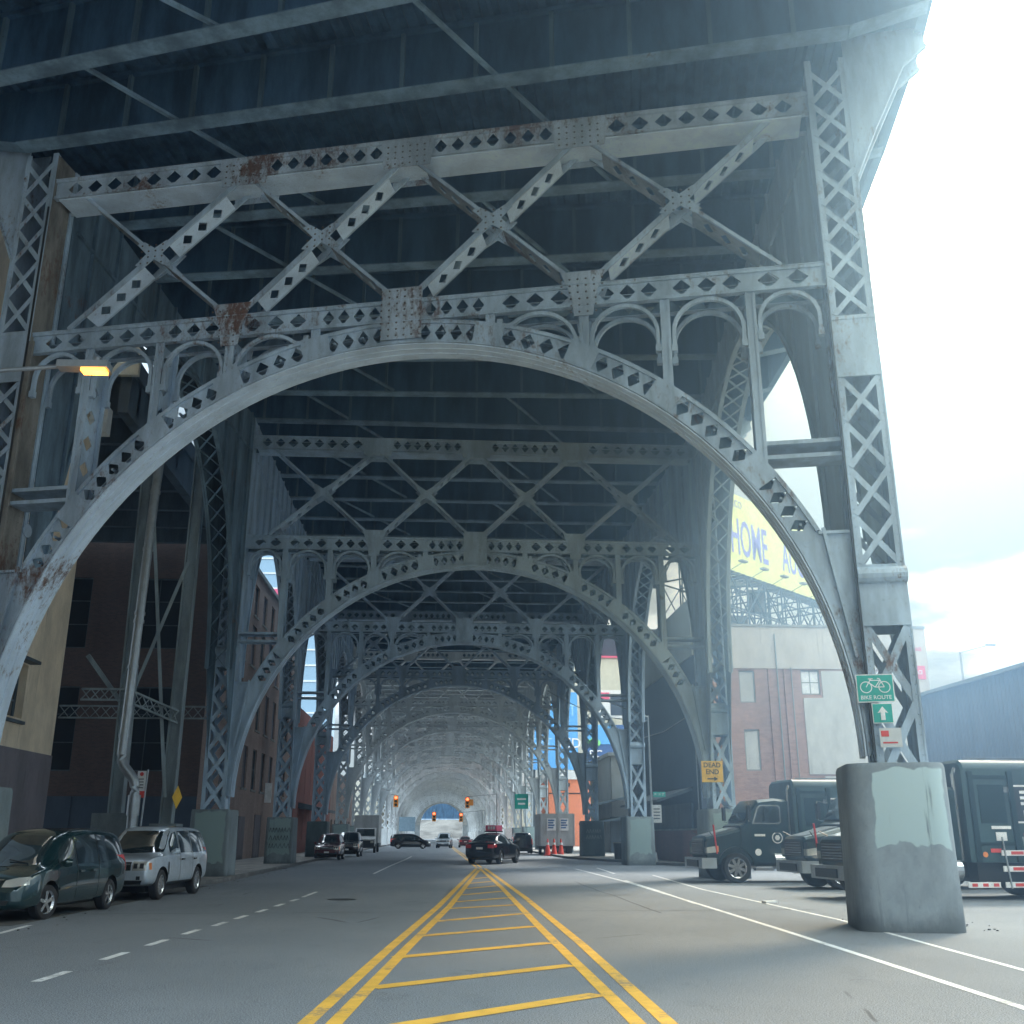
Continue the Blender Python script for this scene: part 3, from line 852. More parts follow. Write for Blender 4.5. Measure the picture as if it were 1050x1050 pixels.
for L in ([(-8.4, 37.9), (-7.95, 39), (-8.1, 60), (-8.55, 92), (-8.85, 396)], [(9.2, 396), (9.15, 90), (9.3, 78), (11.1, 67.9), (12.5, 61.9), (14.6, 55.9)]):
    for p, q in zip(L, L[1:]): mb.bar((*p, .07), (*q, .07), .16, .15)
struct('kerb', mb)
slab('pavement_patch', [(-13.4, 21), (-8.1, 21.5), (-7.9, 29), (-7.8, 37.5), (-13.4, 37.4)], -.01, .006, M['ground'])

def stripe(mb, pts, w, z=.004):
    for (x0, y0), (x1, y1) in zip(pts, pts[1:]):
        d = Vector((x1 - x0, y1 - y0)).normalized(); n = Vector((-d.y, d.x)) * w / 2
        mb.add([(x0 - n.x, y0 - n.y, z), (x1 - n.x, y1 - n.y, z), (x1 + n.x, y1 + n.y, z), (x0 + n.x, y0 + n.y, z)], [(0, 1, 2, 3)])
yel = new(M['yellow'])
stripe(yel, [(-1.3, 9), (-.74, 17.04), (-.01, 26.69), (.85, 40), (1.86, 55.6)], .155)
stripe(yel, [(-1.04, 9), (-.47, 17.1), (.26, 26.7), (1.08, 40), (1.9, 53)], .155)
stripe(yel, [(1.83, 9), (1.88, 20), (2.03, 36), (2.04, 55.6)], .155)
stripe(yel, [(2.1, 9), (2.26, 17.4), (2.36, 30), (2.30, 55.6)], .155)
stripe(yel, [(1.92, 57.4), (1.85, 80), (1.62, 120), (1.3, 200), (.8, 400)], .12); stripe(yel, [(2.18, 57.4), (2.12, 80), (1.9, 120), (1.6, 200), (1.1, 400)], .12)
struct('yellow_line', yel)
yh = new(M['yellow'])
for a_, b_, w in (((-.85, 6.9), (1.72, 9.6), .28), ((-.36, 10.25), (1.74, 12.05), .27), ((-.74, 12.72), (1.77, 14.66), .27), ((-.60, 15.72), (1.78, 17.61), .27), ((-.33, 18.91), (1.80, 20.72), .28), ((-.08, 21.99), (1.84, 23.99), .26),
             ((.18, 25.65), (1.86, 26.94), .26), ((.40, 28.19), (1.88, 29.9), .26), ((.60, 31.3), (1.92, 33.36), .26), ((.80, 34.9), (1.95, 36.9), .26), ((1.0, 38.6), (1.96, 40.4), .26), ((1.25, 42.6), (1.98, 44.26), .26)):
    stripe(yh, [a_, b_], w, .006)
struct('yellow_hatching', yh)
wl = new(M['white_line'])
for x0, y0 in ((-4.76, 11.1), (-4.72, 13.5), (-4.63, 15.7), (-4.53, 17.6), (-4.42, 19.5), (-4.26, 21.2), (-4.17, 22.9), (-4.05, 24.8), (-3.95, 26.8), (-3.85, 28.8)):
    stripe(wl, [(x0, y0), (x0 + .05, y0 + .95)], .13)
stripe(wl, [(-3.78, 30.6), (-3.72, 33.4)], .12)
stripe(wl, [(-2.94, 48.5), (-2.77, 60.5), (-2.4, 77.2), (-2.3, 87)], .12)
stripe(wl, [(5.7, 8.5), (5.84, 10.86), (6.03, 14.93), (6.23, 19.8), (6.53, 29.04), (6.85, 40.7), (6.86, 54.7)], .12)
stripe(wl, [(6.4, 27), (6.74, 33.6), (6.98, 40.7)], .10, .008)
stripe(wl, [(7.75, 47.8), (8.18, 56.2)], .12)
stripe(wl, [(7.3, 10.5), (7.47, 13.8), (7.64, 15.9), (8.14, 21.9), (8.31, 34.1), (9.1, 46)], .10)
stripe(wl, [(-7.6, 17.4), (-7.69, 19.9), (-7.8, 21.6)], .12)
struct('white_line', wl)
# manhole and patched trench on the right lane
mb = new(M['plastic'])
for dx, dy, r in ((4.3, 31.5, 0),):
    for k in range(4):
        stripe(mb, [(4.1 - .1 * k, 31.0 + 2.4 * k), (5.5 - .15 * k, 31.1 + 2.4 * k)], .10, .005)
struct('road_patch', mb)
M['tar'] = concrete('newer_asphalt', (.12, .13, .14), var=.3)
mb = new(M['tar'])
rs = random.Random(3)
for x0, y0, L_, dx in ((4.9, 24, 16, .2),):
    x, y = x0, y0
    for k in range(12):
        x2, y2 = x + dx / 12 + rs.uniform(-.07, .07), y + L_ / 12; stripe(mb, [(x, y), (x2, y2)], .045, .003); x, y = x2, y2
for y0 in (24.5,):
    x, y = -7.5, y0
    while x < 8: x2, y2 = x + .9, y + rs.uniform(-.08, .1); stripe(mb, [(x, y), (x2, y2)], .05, .0032); x, y = x2, y2
struct('tar_patch', mb)
mb = new(M['plastic']); mb.tube([(-2.6, 29.5, .0), (-2.6, 29.5, .008)], .38, 20)
struct('manhole_cover', mb)
mb = new(M['white'])
for x, y, r in ((9.15, 20.55, .05),): mb.tube([(x - .5, y, .04), (x - .38, y - .02, .05)], [.05, .03], 8)
tag(mb.build('litter'), 'crumpled white cup at the foot of the big rounded pedestal', 'litter')
mb = new(M['white']); mb.box((8.35, 27.2, .03), (.35, .2, .05), .3)
tag(mb.build('litter'), 'flattened pale litter on the asphalt in front of the trucks', 'litter')

# ------------------------------------------------------------------ facades
def facade(mb, o, u, W, H, ops, out, depth=.22):
    """wall sheet with real openings; o base corner, u direction, out = outward normal"""
    o, u, out = Vector(o), Vector(u).normalized(), Vector(out); z = Vector((0, 0, 1))
    us = sorted({0, W, *[a for q in ops for a in (q[0], q[2])]}); vs = sorted({0, H, *[a for q in ops for a in (q[1], q[3])]})
    for i in range(len(us) - 1):
        for j in range(len(vs) - 1):
            cx, cz = (us[i] + us[i + 1]) / 2, (vs[j] + vs[j + 1]) / 2
            if any(q[0] < cx < q[2] and q[1] < cz < q[3] for q in ops): continue
            mb.add([o + u * a + z * b for a, b in ((us[i], vs[j]), (us[i + 1], vs[j]), (us[i + 1], vs[j + 1]), (us[i], vs[j + 1]))], [(0, 1, 2, 3)])
    for a, b, c, d in ops:
        P = [o + u * p + z * q for p, q in ((a, b), (c, b), (c, d), (a, d))]; Q = [p - out * depth for p in P]
        mb.add(P + Q, [(0, 1, 5, 4), (1, 2, 6, 5), (2, 3, 7, 6), (3, 0, 4, 7)])
def win(parent, o, u, op, out, pane, frame, mull=1, bars=1, depth=.16, sill=None, name='window'):
    o, u, out = Vector(o), Vector(u).normalized(), Vector(out); a, b, c, d = op
    rz = math.atan2(u.y, u.x)
    f = new(frame)
    def bx(mb, p, q, w, h, dep, t):
        c_ = o + u * p + Vector((0, 0, q)) - out * dep; mb.box(c_, (w, t, h), rz)
    t = .07
    bx(f, a + t / 2, (b + d) / 2, t, d - b, depth - .02, .06); bx(f, c - t / 2, (b + d) / 2, t, d - b, depth - .02, .06)
    bx(f, (a + c) / 2, b + t / 2, c - a - 2 * t, t, depth - .02, .06); bx(f, (a + c) / 2, d - t / 2, c - a - 2 * t, t, depth - .02, .06)
    for k in range(mull): bx(f, a + (c - a) * (k + 1) / (mull + 1), (b + d) / 2, .05, d - b - 2 * t, depth - .015, .045)
    for k in range(bars): bx(f, (a + c) / 2, b + (d - b) * (k + 1) / (bars + 1), c - a - 2 * t, .05, depth - .012, .04)
    if sill: f.use(sill); bx(f, (a + c) / 2, b - .07, c - a + .25, .13, -.045, .10)
    w = f.build(name, parent)
    p = new(pane); bx(p, (a + c) / 2, (b + d) / 2, c - a - .02, d - b - .02, depth, .02); p.build('pane', w)
    return w

# left: tall beige warehouse
t = thing('warehouse', 'tall beige stucco warehouse with a plum painted base, at the left edge', 'building', (-13.5, 0, 0))
ops = [(26.5, 5.0, 34.3, 6.9)]
mb = new(M['beige']); base = new(M['plum'])
facade(mb, (0, -4, 4.26), (0, 1, 0), 41.3, 26, [(a, b - 4.26, c, d - 4.26) for a, b, c, d in [(30.5, 5.2, 38.3, 6.9)]], (1, 0, 0), .4)
mb.add([(0, 37.3, 4.26), (-25, 37.3, 4.26), (-25, 37.3, 30.26), (0, 37.3, 30.26)], [(0, 1, 2, 3)])
mb.add([(0, 37.3, 30.26), (-25, 37.3, 30.26), (-25, -4, 30.26), (0, -4, 30.26)], [(0, 1, 2, 3)])
mb.build('wall', t)
base.b2(-25, .03, -4, 37.33, 0, 4.26); base.build('base_wall', t)
win(t, (0, -4, 0), (0, 1, 0), (30.5, 5.2, 38.3, 6.9), (1, 0, 0), M['pane'], M['dark_steel'], 5, 2, .3)
mb = new(M['dark_steel']); mb.b2(.0, .35, 26.4, 34.4, 6.95, 7.05); mb.b2(.0, .1, 26.4, 34.4, 5.02, 5.12); mb.build('window_ledge', t)
mb = new(M['beige'])
for k in range(5): mb.b2(.001, .03, 4 + 7.5 * k, 4.25 + 7.5 * k, 7.3, 30)
mb.build('pilaster', t)
# small wall notice near left edge
mb = new(M['panel']); mb.b2(.031, .06, 31.9, 32.6, 1.9, 2.9); mb.build('notice', t)

# left: brick block, front wall darkened for the side ramp shade
t = thing('brick_building', 'brown brick building, front painted shade-dark, with tall bricked windows behind the left steel columns', 'building', (-13, 57.6, 0))
H = 19.0
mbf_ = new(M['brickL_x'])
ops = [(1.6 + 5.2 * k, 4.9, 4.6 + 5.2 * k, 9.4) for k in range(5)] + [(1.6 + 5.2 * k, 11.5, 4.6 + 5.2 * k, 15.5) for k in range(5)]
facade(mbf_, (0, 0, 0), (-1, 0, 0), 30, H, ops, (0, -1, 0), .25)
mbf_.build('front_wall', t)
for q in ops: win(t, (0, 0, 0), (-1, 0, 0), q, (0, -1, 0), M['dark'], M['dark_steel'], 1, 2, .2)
mb = new(M['slate']); mb.b2(-30, -.0, -.05, -.0, 0, 3.6); mb.b2(-6.7, -6.5, -.09, -.05, 0, 3.6); mb.build('base_panel', t)
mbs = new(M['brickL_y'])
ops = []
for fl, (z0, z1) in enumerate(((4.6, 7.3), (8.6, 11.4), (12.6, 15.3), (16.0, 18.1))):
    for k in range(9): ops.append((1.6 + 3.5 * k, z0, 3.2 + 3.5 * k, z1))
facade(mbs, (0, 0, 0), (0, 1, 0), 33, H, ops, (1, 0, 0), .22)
mbs.use(M['slate_band']); mbs.b2(-.05, .14, -.1, 33, 18.95, 19.25)
mbs.use(M['dark']); mbs.b2(-30, -.5, .6, 32.5, 17, 18.8)
mbs.build('side_wall', t)
for q in ops: win(t, (0, 0, 0), (0, 1, 0), q, (1, 0, 0), M['plum'] if random.random() < .5 else M['pane'], M['dark_steel'], 0, 1, .16, M['kerb'])
mb = new(M['plum']); mb.b2(.0, .05, 4.6, 10, 0, 3.0); mb.b2(0, .06, 12, 14.2, .1, 2.8); mb.b2(0, .06, 18, 20.5, .1, 3); mb.build('painted_base', t)
mb = new(M['white']); mb.b2(.02, .5, 21.5, 21.6, 3.9, 5.3); mb.build('blade_sign', t)

# left beyond: red brick row with iron railing
t = thing('red_building', 'red brick building with dark canopy beyond the brown brick block', 'building', (-12.6, 92, 0))
mb = new(M['redbrick']); ops = [(1 + 4 * k, z, 2.8 + 4 * k, z + 2.2) for k in range(7) for z in (1.2, 5.2, 8.8)]
facade(mb, (0, 0, 0), (0, 1, 0), 30, 12.4, ops, (1, 0, 0)); mb.b2(-20, -.02, .0, 30, 0, 12.3)
mb.build('wall', t)
for q in ops: win(t, (0, 0, 0), (0, 1, 0), q, (1, 0, 0), M['pane'], M['white'], 0, 1)
mb = new(M['dark_steel']); mb.prism([(0, 3.9), (2.4, 3.6), (2.4, 3.85), (0, 4.4)], 3, 12, 'y'); mb.build('canopy', t)
t = thing('iron_railing', 'black iron stair railing beside the third left pedestal', 'railing', (-10.9, 74, .13))
mb = new(M['plastic'])
for k in range(9): mb.bar((0, k * .45, 0), (0, k * .45, 1.2 + .0 * k), .03, .03)
mb.bar((0, 0, 1.2), (0, 3.6, 1.2), .05, .05); mb.bar((0, 0, .3), (0, 3.6, .3), .04, .04); mb.build('bars', t)
t = thing('tower', 'pale blue glass tower with a pink top band in the gap between left columns', 'building', (-52, 330, 0))
mb = new(M['tower']); mb.b2(-16, 16, 0, 20, 0, 92); mb.build('curtain_wall', t)
mb = new(M['pink']); mb.b2(-16.2, 16.2, -.3, 20, 74, 78); mb.build('top_band', t)
mb = new(M['white'])
for k in range(18): mb.b2(-16.1, 16.1, -.2, -.02, 3 + 5 * k, 3.5 + 5 * k)
mb.build('floor_band', t)
# storage-like plain infill buildings along both sides farther on
def plain_block(x0, x1, y0, y1, h, mat, label, wmat=None, side=1):
    t = thing('street_building', label, 'building', (0, 0, 0))
    face = x0 if side > 0 else x1; out = (-side, 0, 0); W = y1 - y0
    ops = [(1.5 + 4 * k, 1.5 + 3.6 * j, 3.3 + 4 * k, 3.4 + 3.6 * j) for k in range(int((W - 3) / 4)) for j in range(int((h - 2) / 3.6))]
    mb = new(mat); facade(mb, (face, y0, 0), (0, 1, 0), W, h, ops, out)
    mb.add([(x0, y0, 0), (x1, y0, 0), (x1, y0, h), (x0, y0, h)], [(0, 1, 2, 3)])
    mb.add([(x0, y0, h), (x1, y0, h), (x1, y1, h), (x0, y1, h)], [(0, 1, 2, 3)])
    mb.build('wall', t)
    for q in ops: win(t, (face, y0, 0), (0, 1, 0), q, out, M['pane'], M['dark_steel'], 0, 1)
plain_block(-34, -12.8, 124, 158, 9, M['brickL_y'], 'low brown brick building halfway down the left side', side=-1)
plain_block(-34, -12.8, 215, 262, 12, M['cream'], 'cream building far down the left side of the viaduct', side=-1)
plain_block(14.5, 32, 250, 300, 11, M['cream'], 'cream building far down the right side of the viaduct', side=1)

# right: mauve brick building with beige parapet
t = thing('brick_building', 'mauve brick building with beige parapet and shuttered windows behind the trucks', 'building', (15.9, 60, 0))
W, H = 13.2, 11.12
ops = [(1.6, 9.1, 2.55, 11.0), (1.7, 5.2, 2.6, 7.55), (5.35, 9.6, 6.5, 11.05), (1.75, 1.5, 2.65, 3.5)]
mb = new(M['brickR']); facade(mb, (0, 0, 0), (1, 0, 0), W, H, ops, (0, -1, 0), .25)
mb.b2(3.35, 3.45, -.12, -.02, 0, 11.1); mb.b2(4.3, 4.42, -.15, -.02, 0, 11.1)
mb.add([(W, 0, 0), (W, 18, 0), (W, 18, 13.6), (W, 0, 13.6)], [(0, 1, 2, 3)])
mb.build('wall', t)
for q in ops[:2] + ops[3:]: win(t, (0, 0, 0), (1, 0, 0), q, (0, -1, 0), M['panel'], M['slate_band'], 0, 0, .12)
win(t, (0, 0, 0), (1, 0, 0), ops[2], (0, -1, 0), M['white'], M['slate_band'], 1, 1, .12)
mb = new(M['band']); mb.b2(-.05, W + .05, -.06, .3, 11.12, 13.65); mb.b2(W - .3, W + .05, .3, 18, 11.12, 13.65)
mb.use(M['kerb']); mb.b2(-.1, W + .1, -.12, .35, 13.65, 13.78)
mb.build('parapet', t)
mb = new(M['panel']); mb.b2(5.4, 11.8, -.07, -.005, 5.0, 9.4); mb.b2(6.6, 11.8, -.07, -.005, 9.4, 11.0); mb.b2(6.3, 11.8, -.08, -.01, 4.2, 4.9)
mb.build('stucco_panel', t)
mb = new(M['slate_band'])
mb.tube([(3.9, -.14, .1), (3.9, -.14, 13.2)], .045, 6); mb.tube([(4.75, -.14, .1), (4.75, -.14, 11.2)], .035, 6); mb.build('downpipe', t)
mb = new(M['white'])
for j in range(2):
    for k in range(10): mb.b2(5.2 + k * .55, 5.6 + k * .55, -.12, -.09, 3.9 - j * .6, 4.3 - j * .6)
mb.build('glass_blocks', t)
mb = new(M['band']); mb.b2(11.95, 13.15, -.16, -.09, 9.1, 13.5); mb.build('sign_board', t)
mb = new(M['pink']); mb.b2(12.05, 12.98, -.19, -.16, 10.55, 11.35); mb.build('sign_panel', t)
text_obj('sign_text', 'STORAGE', .3, M['pink'], face_mtx((15.9 * 0 + 12.5, -.18, 12.35)), t, sx=.62, bold=.006)
text_obj('sign_text', 'SPACE', .34, M['white'], face_mtx((12.5, -.21, 10.95)), t, sx=.62, bold=.006)
for k in range(7):
    pass

# right: large slate building along the street
t = thing('slate_building', 'large windowless dark slate building with grey concrete parapet right of the third frame', 'building', (15, 60.6, 0))
mb = new(M['slate']); mb.b2(0, 1.9, 0, 22.2, 0, 12.0); mb.build('wall', t)
mb = new(M['slate_band']); mb.b2(-.12, 2.0, -.0, 22.3, 12.0, 15.5); mb.build('parapet', t)
mb = new(M['dark_steel']); mb.prism([(-2.2, 3.5), (0, 4.2), (0, 4.4), (-2.2, 3.65)], 2, 15, 'y'); mb.b2(-.15, -.02, 2, 15, .1, 3.5)
mb.build('canopy', t)
mb = new(M['grey_metal'])
mb.tube([(-.1, .4, 8.6), (-.1, 9, 8.3), (-.1, 18, 8.6)], .03, 5); mb.tube([(-.1, .3, 1), (-.1, .3, 8.6)], .04, 5); mb.build('conduit', t)
t = thing('low_brick_wall', 'low red brick wall running from the street sign pole to the trucks', 'wall', (14.3, 50, 0))
mb = new(M['low_wall']); mb.b2(-.15, .15, 0, 27, 0, 1.9); mb.use(M['kerb']); mb.b2(-.2, .2, 0, 27, 1.9, 2.0); mb.build('brickwork', t)

# right: blue grey clad shed behind the trucks
t = thing('shed', 'long blue grey corrugated shed behind the trucks at the right edge', 'building', (24, 0, 0))
mb = new(M['corr'])
k = 0; y = 8.0
pts = []
while y < 52: pts.append((y, .06 if k % 2 else 0)); y += .18; k += 1
vs = [(dx, yy, 0) for yy, dx in pts] + [(dx, yy, 8.3) for yy, dx in pts]; n = len(pts)
mb.add(vs, [(i, i + 1, n + i + 1, n + i) for i in range(n - 1)])
mb.add([(0.06, 52, 0), (25, 52, 0), (25, 52, 8.3), (0.06, 52, 8.3)], [(0, 1, 2, 3)]); mb.add([(0, 8, 8.3), (25, 8, 8.3), (25, 52, 8.3), (0, 52, 8.3)], [(0, 1, 2, 3)])
mb.build('cladding', t)
mb = new(M['slate_band']); mb.b2(-.15, .1, 8, 52.1, 8.3, 8.45); mb.build('gutter', t)

# right: shop, orange wall, far boards
t = thing('corner_shop', 'small grey shop with stacked dark awnings beyond the third right pedestal', 'building', (15.5, 96, 0))
mb = new(M['slate_band']); facade(mb, (0, 0, 0), (1, 0, 0), 8, 8.6, [(1.2, 5.6, 2.2, 7.6)], (0, -1, 0)); mb.b2(.0, 8, .3, 14, 0, 8.6); mb.b2(-.3, 8.3, -.3, 14.3, 8.6, 8.9); mb.build('wall', t)
win(t, (0, 0, 0), (1, 0, 0), (1.2, 5.6, 2.2, 7.6), (0, -1, 0), M['pane'], M['white'], 0, 1)
mb = new(M['dark_steel']); mb.prism([(-1.4, 4.2), (3, 5.2), (3, 5.4), (-1.4, 4.4)], -1.5, 10, 'y'); mb.prism([(-1.8, 2.6), (3, 3.4), (3, 3.6), (-1.8, 2.75)], -1.8, 10, 'y'); mb.b2(-.2, 3, -.1, .2, 0, 3.2); mb.build('awning', t)
t = thing('orange_building', 'bright orange painted building seen between the right pedestals', 'building', (15.2, 150, 0))
mb = new(M['orange']); mb.b2(0, 14, 0, 20, 0, 9.2); mb.build('wall', t)
mb = new(M['white']); mb.b2(-.2, 14.2, -.2, 20, 9.2, 10.4); mb.build('roof_edge', t)
mb = new(M['plastic']); mb.b2(.0, 14, -.06, -.02, 7.2, 7.35); mb.b2(2, 3, -.3, -.02, 8.2, 8.7); mb.build('trim', t)
t = thing('billboard', 'blue billboard on posts with white GET and TED lettering', 'billboard', (22, 200, 0))
mb = new(M['blue_bill']); mb.b2(-5.5, 4.0, 0, .5, 13.5, 28.2); mb.build('panel', t)
mb = new(M['dark_steel'])
for x in (-4.5, 0, 3.5): mb.b2(x - .3, x + .3, .6, 1.2, 0, 28)
mb.build('post', t)
text_obj('lettering', 'GET', 2.6, M['light_blue'], face_mtx((-3.3, -.05, 18.4)), t, bold=.03)
text_obj('lettering', 'TED', 2.6, M['white'], face_mtx((2.2, -.05, 18.4)), t, bold=.03)
text_obj('lettering', '1ST', 3.0, M['light_blue'], face_mtx((1.6, -.05, 24.6)), t, bold=.03)
t = thing('billboard', 'navy and blue billboard with a green cloud mark and BC lettering', 'billboard', (31, 200, 0))
mb = new(M['navy_bill']); mb.b2(-4, 5, 0, .5, 14.4, 22); mb.use(M['blue_bill']); mb.b2(-4, 2.2, -.06, -.01, 18.3, 22); mb.build('panel', t)
text_obj('lettering', 'BC', 2.0, M['white'], face_mtx((-1.6, -.12, 16.4)), t, bold=.03)
mb = new(M['green'])
for x, z, r in ((-2.6, 18.6, .6), (-1.9, 18.9, .75), (-1.2, 18.55, .6)): mb.tube([(x, -.2, z), (x, -.1, z)], r, 12)
mb.build('cloud_mark', t)
mb = new(M['dark_steel']); mb.b2(-3.5, -3, .6, 1.1, 0, 22); mb.b2(3.5, 4, .6, 1.1, 0, 22); mb.build('post', t)
t = thing('cream_building', 'cream block with a dark upper storey behind the far billboards', 'building', (34, 212, 0))
mb = new(M['cream']); mb.b2(-8, 12, 0, 15, 0, 37); mb.build('wall', t)
mb = new(M['slate']); mb.b2(-8, 12, 4, 15, 37.4, 44); mb.build('upper_storey', t)
mb = new(M['pink']); mb.b2(-8.2, 12.2, -.3, 15, 37, 37.4); mb.build('roof_edge', t)
mb = new(M['white']); mb.b2(-4.5, 3, -6, -5.6, 24, 29.5); mb.use(M['slate']); mb.b2(-.5, 3, -6.1, -6, 24.5, 28.5); mb.use(M['pink']); mb.b2(-4.5, -.7, -6.1, -6, 27.4, 29); mb.build('poster', t)

# ------------------------------------------------------------------ big yellow billboard on its scaffold
BA = R(45.9)  # direction east of +y
bd = Vector((math.sin(BA), math.cos(BA), 0))
b0 = Vector((20.07, 70, 0)) - bd * 3.0
rzb = math.atan2(bd.y, bd.x)
t = thing('billboard', 'huge yellow billboard with violet HOME lettering on a roof scaffold', 'billboard', b0, rzb)
mb = new(M['bill']); mb.b2(0, 19, -.25, 0, 19.3, 25.75); mb.build('panel', t)
mb = new(M['light_metal']) if False else new(M['white']); mb.b2(-.1, 19.1, -.35, -.26 + .02, 19.05, 19.3); mb.build('frame', t)
text_obj('lettering', 'HOME', 3.9, M['bill_text'], face_mtx((6.1, -.27, 22.35)), t, sx=.50, bold=.04)
text_obj('lettering', 'AUG', 3.3, M['bill_text'], face_mtx((12.9, -.27, 22.2)), t, sx=.52, bold=.03)
text_obj('lettering', 'MARCO', .8, M['bill_text'], face_mtx((4.0, -.27, 25.0)), t, sx=.9)
mb = new(M['dark_steel'])
for k in range(8):
    x = .5 + k * 2.5
    for y in (-1.5, .8, 4.0):
        mb.bar((x, y, 13.7), (x, y, 19.0 if y < 0 else 24.5), .09, .09)
    mb.bar((x, -1.5, 19), (x, 4, 19), .1, .1); mb.bar((x, -1.5, 13.8), (x, .8, 19), .07, .07); mb.bar((x, 4, 14), (x, .8, 19), .07, .07); mb.bar((x, 4, 19), (x, .8, 24), .07, .07)
    if k < 7:
        for y in (-1.5, .8, 4):
            mb.bar((x, y, 13.8), (x + 2.5, y, 16.4), .06, .06); mb.bar((x, y, 16.4), (x + 2.5, y, 13.8), .06, .06); mb.bar((x, y, 16.4), (x + 2.5, y, 19), .06, .06); mb.bar((x, y, 19), (x + 2.5, y, 16.4), .06, .06)
for z in (13.8, 16.4, 18.9):
    for y in (-1.5, .8, 4): mb.bar((.5, y, z), (18, y, z), .09, .09)
mb.build('scaffold', t)
mb = new(M['dark_steel'])
for k in range(26): mb.b2(k * .73, k * .73 + .5, -1.7, -.4, 18.97, 19.02)
mb.build('catwalk', t)
mb = new(M['slate_band'])
for k in range(6):
    x = 2 + k * 3.0; mb.bar((x, -.3, 19.2), (x, -1.9, 19.8), .04, .04); mb.box((x, -1.9, 19.85), (.75, .35, .12))
mb.build('floodlight', t)
t = thing('roof_scaffold', 'dark steel roof scaffold with grey panels rising behind the second right column', 'scaffold', (18.2, 74, 15.5))
mb = new(M['dark_steel'])
for i in range(5):
    for j in range(2):
        mb.bar((i * 1.5, j * 2, 0), (i * 1.5, j * 2, 9), .1, .1)
for z in range(0, 10, 2):
    for j in range(2): mb.bar((0, j * 2, z), (6, j * 2, z), .1, .1)
    for i in range(4):
        mb.bar((i * 1.5, 0, z), (i * 1.5 + 1.5, 0, z + 2), .06, .06) if z < 8 else None
mb.build('truss', t)
mb = new(M['slate_band'])
for i in range(4):
    for z in range(0, 8, 2):
        if (i + z // 2) % 3: mb.b2(i * 1.5 + .1, i * 1.5 + 1.4, .1, .16, z + .1, z + 1.8)
mb.build('panel', t)

# ------------------------------------------------------------------ left: neighbouring elevated roadway
t = thing('side_ramp', 'dark elevated roadway on steel columns left of the viaduct', 'elevated road', (0, 0, 0))
mb = new(M['dark_steel']); mb.b2(-40, -11.8, 36, 57, 18.2, 18.9); mb.build('ramp_deck', t)
mb = new(M['cream']); mb.b2(-40, -11.6, 35.7, 35.9, 18.0, 19.9)
for z in (20.2, 20.5, 20.8): mb.b2(-40, -11.6, 35.75, 35.85, z, z + .1)
for k in range(12): mb.b2(-40 + 2.5 * k, -39.85 + 2.5 * k, 35.72, 35.88, 19.9, 20.9)
mb.build('parapet', t)
mb = new(M['dark_steel'])
for k in range(7): mb.b2(-40, -11.9, 37 + 3 * k, 37.3 + 3 * k, 16.9, 18.2)
mb.b2(-12.3, -11.9, 36, 57, 16.6, 18.2); mb.build('floor_beam', t)
def ramp_col(p0, p1, w, pw, ph):
    m1 = new(M['grey_col']); d = Vector(p1) - Vector(p0)
    for o_ in (-w / 2, w / 2):
        m1.bar((p0[0] + o_, p0[1], p0[2]), (p1[0] + o_, p1[1], p1[2]), .05, w, (0, 1, 0))
    m1.bar(p0, p1, w - .05, .04, (0, 1, 0))
    c = m1.build('ramp_column', t)
    m2 = new(M['ped']); m2.box((p0[0], p0[1], ph / 2), (pw, pw, ph)); m2.build('column_base', c)
M['grey_col'] = paint('side_column_paint', (.28, .34, .37), .6, var=.2)
ramp_col((-11.9, 40, 2.3), (-12.1, 40, 18.2), .45, 1.3, 2.4)
ramp_col((-9.95, 42.3, 1.95), (-10.2, 40.2, 16.6), .42, 1.0, 2.0) if False else ramp_col((-10.3, 41, 2.0), (-10.3, 41, 17.2), .42, 1.0, 2.05)
mb = new(M['grey_col'])
mb.bar((-12, 40.2, 15.5), (-10.4, 40.8, 3.0), .12, .12); mb.bar((-11.9, 40.2, 6.6), (-10.4, 40.9, 12.2), .12, .12)
mb.bar((-13.6, 40, 8.2), (-12.0, 40.1, 6.2), .16, .16)
mb.build('cross_brace', t)
def lattice_beam(p0, p1, h, n):
    m1 = new(M['grey_col']); p0, p1 = Vector(p0), Vector(p1); z = Vector((0, 0, h))
    m1.bar(p0, p1, .12, .07); m1.bar(p0 + z, p1 + z, .12, .07)
    for k in range(n):
        a_, b_ = p0.lerp(p1, k / n), p0.lerp(p1, (k + 1) / n); m1.bar(a_, b_ + z, .05, .03); m1.bar(a_ + z + Vector((0, .01, 0)), b_ + Vector((0, .01, 0)), .05, .03)
    m1.build('lattice_girder', t)
lattice_beam((-13.6, 39.8, 6.5), (-11.9, 39.8, 6.5), .4, 5)
lattice_beam((-11.9, 39.8, 6.45), (-10.2, 40.8, 5.75), .45, 7)
lattice_beam((-18, 50, 6.9), (-10.4, 50, 6.9), .55, 16)
# drain pipe
t = thing('drain_pipe', 'silver drain pipe with elbow coming down the left steel column', 'pipe', (0, 0, 0))
mb = new(M['grey_metal'])
mb.tube([(-11.25, 38.6, 17), (-11.35, 38.6, 14), (-11.5, 38.6, 4.4), (-11.48, 38.6, 4.2), (-11.38, 38.6, 4.0), (-11.1, 38.6, 3.68), (-10.98, 38.6, 3.5), (-10.92, 38.6, 3.3), (-10.9, 38.6, 3.1), (-10.92, 38.6, 0)], .17, 14)
mb.build('pipe', t, smooth=True)
mb = new(M['grey_metal'])
for z in (5, 7.5, 9.2, 9.5, 12, 14.3): mb.tube([(-11.5 + .2 * (z - 4.3) / 12.7, 38.6, z), (-11.5 + .2 * (z - 4.3) / 12.7, 38.6, z + .12)], .2, 14)
mb.tube([(-10.9, 38.6, 2.3), (-10.9, 38.6, 3.0)], .22, 14)
mb.build('pipe_collar', t, smooth=True)
